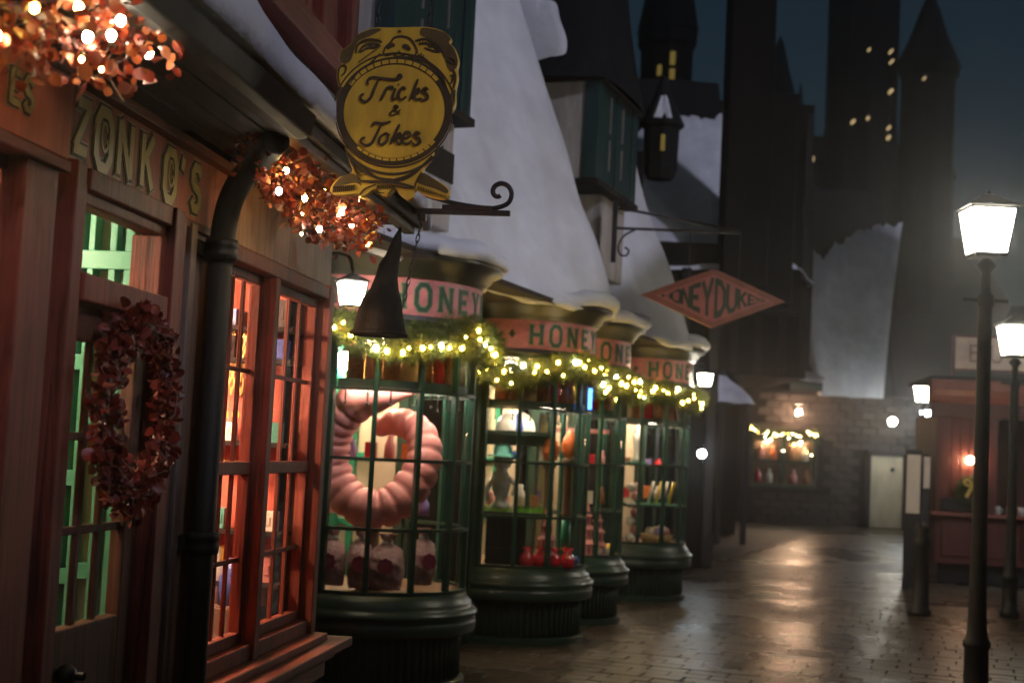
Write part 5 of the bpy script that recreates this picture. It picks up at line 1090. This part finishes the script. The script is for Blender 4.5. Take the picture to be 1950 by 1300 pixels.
MB().lathe([(.20, 0), (.25, .15), (.27, .75), (.33, .79), (.34, .84), (.16, 1.2), (.04, 1.55), (.001, 1.6)], 8).build('body', 'slate', dw); MB().box(-.03, .03, -.28, -.23, .38, .62).build('window', 'tower_window', dw); slope(dw, 'snow', 'snow', [(-.16, -.31, .86), (.12, -.31, .86), (.05, -.16, 1.22), (-.05, -.16, 1.22)], .02, 4)
# stepped dark houses on the left of the far street
b2 = bldg('timber_house', 'dark timbered house front stepping back on the left of the far street')
bb(b2, 'wall', 'wall_dark', [(-2, 4.15, 28.5, 33, 0, 6.2), (4.15, 5.1, 31.5, 36, 0, 4.0), (3.7, 6.0, 28.9, 33, 3.35, 9.0)])
for k, x in enumerate((3.0, 3.5, 4.08)): bb(b2, 'timber', 'dark_timber', [(x-.06, x+.06, 28.40, 28.5, 0, 3.3)], .01)
for k, x in enumerate((4.0, 4.5, 5.0, 5.5, 5.9)): bb(b2, 'timber', 'dark_timber', [(x-.07, x+.07, 28.82, 28.9, 3.4, 8.8)], .01)
slope(b2, 'porch_roof', 'slate', [(4.0, 27.7, 2.70), (4.75, 27.7, 2.70), (4.5, 28.8, 3.4), (4.0, 28.8, 3.4)], .03, 6); slope(b2, 'porch_snow', 'snow', [(3.95, 27.65, 2.75), (4.8, 27.65, 2.72), (4.4, 28.4, 3.2), (4.0, 28.6, 3.45)], .08, 6, .2)
bb(b2, 'dormer', 'wall_dark', [(4.85, 5.75, 28.3, 28.9, 4.6, 5.5)]); slope(b2, 'dormer_snow', 'snow', [(4.78, 28.1, 5.48), (5.65, 28.1, 5.46), (5.55, 28.9, 5.70), (4.85, 28.9, 5.70)], .07, 6); slope(b2, 'dormer_snow', 'snow', [(5.62, 28.1, 5.50), (5.95, 28.12, 5.15), (5.95, 28.9, 5.2), (5.62, 28.9, 5.55)], .04, 4)
bb(b2, 'post', 'dark_timber', [(4.10, 4.20, 27.7, 27.82, 0, 2.7)], .01); bb(b2, 'post', 'dark_timber', [(4.60, 4.70, 27.7, 27.82, 0, 2.7)], .01)
for k, x in enumerate(np.arange(-1.4, 3.7, .5)): bb(b2, 'board', 'dark_timber', [(x, x+.42, 28.43, 28.5, .3, 2.6)], .01)
tt = thing('wall_lamp', 'small white wall lamp on the dark house just right of the farthest bay', 'lamp', (2.86, 20.9, 1.70)); MB().sphere((0, 0, 0), .060, 10, 8).build('globe', 'lantern_glow_blue', tt, True); mb = MB(); mb.tube([(0, 0, .05), (0, .1, .12), (0, .62, .10)], .012, 6); mb.build('arm', 'black_iron', tt, True)
# far stone house closing the street, with a garlanded shop window
b3 = bldg('stone_house', 'stone house closing the street with a swept snow roof and a garlanded window')
bb(b3, 'wall', 'wall_dark', [(5.6, 14.0, 38.3, 44, 0, 3.55), (5.6, 8.1, 38.5, 44, 3.55, 8.5)])
svar2 = []
for k in range(6):
    mb = MB(); w_, h_ = .38, .19; e = .03; j = lambda: random.uniform(-.02, .02)
    q = [(-w_/2, 0), (w_/2, 0), (w_/2, h_), (-w_/2, h_)]; mb.add([(a, .06, b) for a, b in q]+[(a*.93+j(), -.03+j(), b*.86+.02+j()) for a, b in q], [(4, 5, 6, 7)]+[(i, (i+1) % 4, 4+(i+1) % 4, 4+i) for i in range(4)]); me = mb.mesh('stone'); me.materials.append(M('stone_far')); svar2.append(me)
for r_ in range(17):
    for k in range(16):
        x = 6.9+(k+.5*(r_ % 2))*.40+random.uniform(-.02, .02); z = .0+r_*.205
        if x > 11.3 or (x < 8.55 and .80 < z < 2.45) or (9.45 < x < 10.95 and z < 2.0): continue
        link('stone', svar2[random.randrange(6)], b3, (x, 38.3, z))
slope(b3, 'roof_snow', 'snow', [(8.25, 38.0, 3.45), (10.0, 38.0, 3.45), (11.3, 41.3, 9.2), (7.7, 41.3, 9.2)], .10, 20, [(0, .22), (.12, .20), (.30, .30), (.42, .22), (.7, .12), (1, .08)], .25)
slope(b3, 'roof', 'slate', [(7.2, 38.9, 3.5), (10.6, 38.9, 3.5), (10.9, 42.4, 9.9), (8.3, 42.4, 9.9)], .02, 8, None, .25)
wn = bb(b3, 'shop_window', 'shop_green', [(6.50, 8.30, 38.05, 38.28, .95, 1.05), (6.50, 8.30, 38.05, 38.28, 2.30, 2.42), (6.50, 6.58, 38.05, 38.28, 1.05, 2.3), (8.22, 8.30, 38.05, 38.28, 1.05, 2.3), (7.36, 7.44, 38.06, 38.28, 1.05, 2.3), (6.6, 8.2, 38.07, 38.28, 1.63, 1.67)])
bb(wn, 'pane', 'pane_glass', [(6.58, 7.36, 38.12, 38.125, 1.05, 2.3)]); bb(wn, 'pane', 'pane_glass', [(7.44, 8.22, 38.12, 38.125, 1.05, 2.3)])
bb(wn, 'back_wall', 'plank_brown', [(6.5, 8.3, 38.26, 38.29, 1.0, 2.4)])
for k, (x, z, m_) in enumerate(((6.75, 1.07, 'candy_red'), (7.05, 1.07, 'candy_white'), (7.7, 1.07, 'candy_pink'), (8.05, 1.07, 'amber_sweets'), (6.8, 1.68, 'candy_pink'), (7.15, 1.68, 'candy_orange'), (7.6, 1.68, 'amber_sweets'), (8.0, 1.68, 'candy_white'))):
    goods('shop_goods', MB().lathe([(.001, 0), (.09, 0), (.10, .2), (.04, .3), (.05, .36), (.001, .38)], 10), m_, ('red jar at lower left', 'white jar low beside the red one', 'pink jar low right of the middle bar', 'amber jar at lower right', 'pink jar at upper left', 'orange jar above the middle', 'amber jar up right of the middle bar', 'white jar at upper right')[k]+' of the far garlanded window', 'jar', (x, 38.19, z), group='goods in the far window')
for k, x in enumerate((6.95, 7.85)): room_lamp(Vector((x, 38.17, 2.17)), .035, 'globe_warm', ('left', 'right')[k]+' little lamp inside the far garlanded window', cord=.05)
hood = bb(b3, 'window_hood', 'shop_green', [(7.42, 8.30, 37.7, 38.3, 3.55, 3.78)], .02); slope(b3, 'hood_snow', 'snow', [(7.30, 37.6, 3.80), (8.45, 37.6, 3.80), (8.3, 38.3, 4.0), (7.5, 38.3, 4.0)], .08, 6); slope(b3, 'hood_snow', 'snow', [(6.75, 37.7, 3.95), (7.45, 37.7, 4.0), (7.4, 38.2, 4.1), (6.9, 38.2, 4.1)], .07, 6)
bb(b3, 'pale_door', 'pale_door', [(9.75, 10.60, 38.10, 38.22, .02, 1.93)], .01); bb(b3, 'door_frame', 'dark_timber', [(9.62, 9.74, 38.05, 38.25, 0, 2.0), (10.61, 10.75, 38.05, 38.25, 0, 2.0), (9.62, 10.75, 38.05, 38.25, 1.94, 2.08)], .01); MB().sphere((10.32, 38.07, 1.58), .06, 8, 6).build('door_plaque', 'black_iron', b3)
tt = thing('hanging_lantern', 'orange glowing lantern hanging above the far garlanded window', 'lantern', (7.70, 37.75, 2.80)); lantern(tt, .42, 'pane_glass'); MB().sphere((0, 0, .17), .065, 10, 8).build('flame', 'globe_orange', tt, True)
mb = MB(); mb.tube([(0, 0, .46), (0, 0, .78)], .01, 5); mb.build('chain', 'black_iron', tt)
tt = thing('wall_lamp', 'white wall lamp on the stone corner at the end of the street', 'lamp', (10.15, 37.6, 2.84)); MB().sphere((0, 0, 0), .11, 12, 8).build('globe', 'lantern_glow', tt, True); mb = MB(); mb.tube([(0, 0, .12), (0, .2, .24), (0, .65, .22)], .02, 6); mb.build('arm', 'black_iron', tt, True)
rng = np.random.default_rng(77); tt = thing('pine_garland', 'far pine garland with round yellow lights over the stone house window', 'garland', (7.35, 37.98, 2.35)); P = [(-.92+1.84*k/11, 0, .04*math.cos(k*1.3)+(.08 if k < 2 else 0)) for k in range(12)]
leaf_mass('needles', SPRIG, scatter(P, .12, 1400, rng), tt, rng, 1.5, 2.6); BF = bulb_mesh(.012, 'far_gold'); BF2 = bulb_mesh(.012, 'far_white')
for k, (p, d) in enumerate(scatter(P, .11, 38, rng)): link('bulb', (BF, BF2)[k % 2], tt, (p.x, p.y-.10, p.z))
for k, (x, z) in enumerate(((-.35, -.14), (.28, -.24), (.0, -.42), (.62, -.42), (.75, -.5))): link('bulb', (BF2, BF)[k % 2], tt, (x, -.1, z), None, 0, (2.2, 2.2, 2.2) if k < 2 else (1, 1, 1))
# right-hand dark house behind the kiosk
b4 = bldg('dark_house', 'dark house mass behind the red kiosk at the right'); bb(b4, 'wall', 'wall_dark', [(10.9, 26, 33, 36, 0, 3.4)]); slope(b4, 'roof', 'slate', [(10.6, 32.7, 3.3), (26, 32.7, 3.3), (26, 37, 6.0), (13, 37, 6.0)], .03, 8)
# houses opposite and behind the camera, outside the picture: they keep the moonlight off the street
b5 = bldg('opposite_house', 'row of dark houses across the street, right of the picture'); bb(b5, 'wall', 'wall_dark', [(5.4, 11, -14, 11.8, 0, 7.4)]); slope(b5, 'roof', 'slate', [(5.2, 12.0, 7.3), (5.2, -14, 7.3), (8.4, -14, 9.6), (8.4, 12.0, 9.6)], .03, 8); slope(b5, 'roof', 'slate', [(11.2, -14, 7.3), (11.2, 12.0, 7.3), (8.4, 12.0, 9.6), (8.4, -14, 9.6)], .03, 8)
b6 = bldg('moonlight_blocker', 'unseen gabled block added right of the far street to shade the far snow roof'); bb(b6, 'wall', 'wall_dark', [(14, 24, 18, 30, 0, 12)]); slope(b6, 'roof', 'slate', [(13.8, 30.2, 11.9), (13.8, 17.8, 11.9), (19, 17.8, 18), (19, 30.2, 18)], .03, 8); slope(b6, 'roof', 'slate', [(24.2, 17.8, 11.9), (24.2, 30.2, 11.9), (19, 30.2, 18), (19, 17.8, 18)], .03, 8)  # unseen block added to keep moonlight off the far snow roof
# ================================================================== CASTLE towers (plain stand-in)
def tower(label, x, y, r_, z0, z1, zt, wins, fl=1.0, n=10):
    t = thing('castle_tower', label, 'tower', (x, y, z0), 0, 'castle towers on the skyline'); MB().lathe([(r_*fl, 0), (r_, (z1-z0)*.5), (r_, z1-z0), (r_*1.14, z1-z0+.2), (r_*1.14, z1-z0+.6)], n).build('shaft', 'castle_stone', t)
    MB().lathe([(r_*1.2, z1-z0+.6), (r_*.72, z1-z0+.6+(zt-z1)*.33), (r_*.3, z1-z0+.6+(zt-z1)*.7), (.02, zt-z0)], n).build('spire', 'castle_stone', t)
    for (wx, wz, s_, m_) in wins: MB().box(wx-.065*s_, wx+.065*s_, -r_*1.18, -r_*.7, wz-z0, wz-z0+.20*s_*(1.6 if s_ > .85 else 1)).build('window', m_, t)
    return t
tower('slender castle tower with two tall lit yellow windows above the turret', 4.52, 45, .85, 7, 14.6, 21.5, [(-.30, 13.6, .9, 'tower_window'), (.10, 13.4, 1.2, 'tower_window'), (.10, 13.95, 1.2, 'tower_window')])
tower('thin needle spire on a square block right of the big chimney', 12.7, 70, .72, 10, 19.3, 22.9, [], 1.3, 6)
tower('largest castle tower, dotted with tiny lit windows', 16.85, 70, 1.75, 10, 27, 40, [(-.15, 21.8, .5, 'castle_window'), (.95, 21.8, .5, 'castle_window'), (1.0, 21.3, .5, 'castle_window'), (-.8, 18.2, .7, 'castle_window'), (-.1, 18.4, .6, 'castle_window'), (1.0, 19.8, .7, 'castle_window'), (.95, 18.0, .6, 'castle_window'), (.95, 17.5, .7, 'castle_window')], 1.45)
tower('castle tower with a stepped pointed top at the right of the skyline', 19.9, 69, 1.35, 9, 20.8, 25.2, [(-.6, 20.4, .4, 'castle_window')], 1.15, 8)
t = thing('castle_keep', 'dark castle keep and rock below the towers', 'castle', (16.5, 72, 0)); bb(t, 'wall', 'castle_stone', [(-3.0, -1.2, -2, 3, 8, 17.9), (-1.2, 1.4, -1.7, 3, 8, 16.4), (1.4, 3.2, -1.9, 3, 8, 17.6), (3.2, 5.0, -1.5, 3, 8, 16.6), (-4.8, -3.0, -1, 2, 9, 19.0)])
for (x, zb_, zt_, r_) in ((-2.7, 17.5, 20.6, .42), (1.5, 16.8, 20.0, .38), (4.7, 16.0, 19.2, .40), (-1.3, 16.5, 18.7, .30), (-4.6, 18.6, 20.6, .28)):
    MB().lathe([(r_, zb_-3), (r_, zb_), (r_*1.25, zb_+.1), (r_*.5, zb_+(zt_-zb_)*.5), (.01, zt_)], 8, c=(x, -2.0)).build('pinnacle', 'castle_stone', t)
for k in range(9): bb(t, 'merlon', 'castle_stone', [(-1.1+k*.28, -.95+k*.28, -1.72, -1.4, 16.4, 16.65)])
for k, (x, z) in enumerate(((-2.0, 16.6), (-2.15, 15.7), (-2.3, 14.9))): bb(t, 'window', 'castle_window', [(x-.09, x+.09, -2.03, -1.99, z, z+.26)])
bb(t, 'rock', 'castle_stone', [(-8, 12, -3, 8, 0, 8)])
slope(t, 'battered_base', 'castle_stone', [(-9, -6, 0), (13, -6, 0), (6, -2.05, 13), (-5, -2.05, 13)], .3, 10)
t = thing('castle_wing', 'low castle wing with battlements between the slender tower and the chimney', 'castle', (6.3, 46, 7.5)); bb(t, 'wall', 'castle_stone', [(-2, 1.6, 0, 2, 0, 5.4)])
for k in range(5): bb(t, 'merlon', 'castle_stone', [(-1.9+k*.75, -1.5+k*.75, 0, .5, 5.4, 5.9)])
# ================================================================== HAZE
hz = MB().box(-56, 76, -31, 101, -1.4, 44).build('haze', 'snow'); hz.data.materials.clear(); kind(hz, 'stuff')
hm = bpy.data.materials.new('haze_air'); hm.use_nodes = True; hn = hm.node_tree; hn.nodes.clear(); ho = hn.nodes.new('ShaderNodeOutputMaterial'); hv = hn.nodes.new('ShaderNodeVolumePrincipled')
hv.inputs['Color'].default_value = (.85, .87, .9, 1); hv.inputs['Density'].default_value = 0.0024; hv.inputs['Anisotropy'].default_value = 0.9
hn.links.new(hv.outputs[0], ho.inputs['Volume']); hz.data.materials.append(hm)
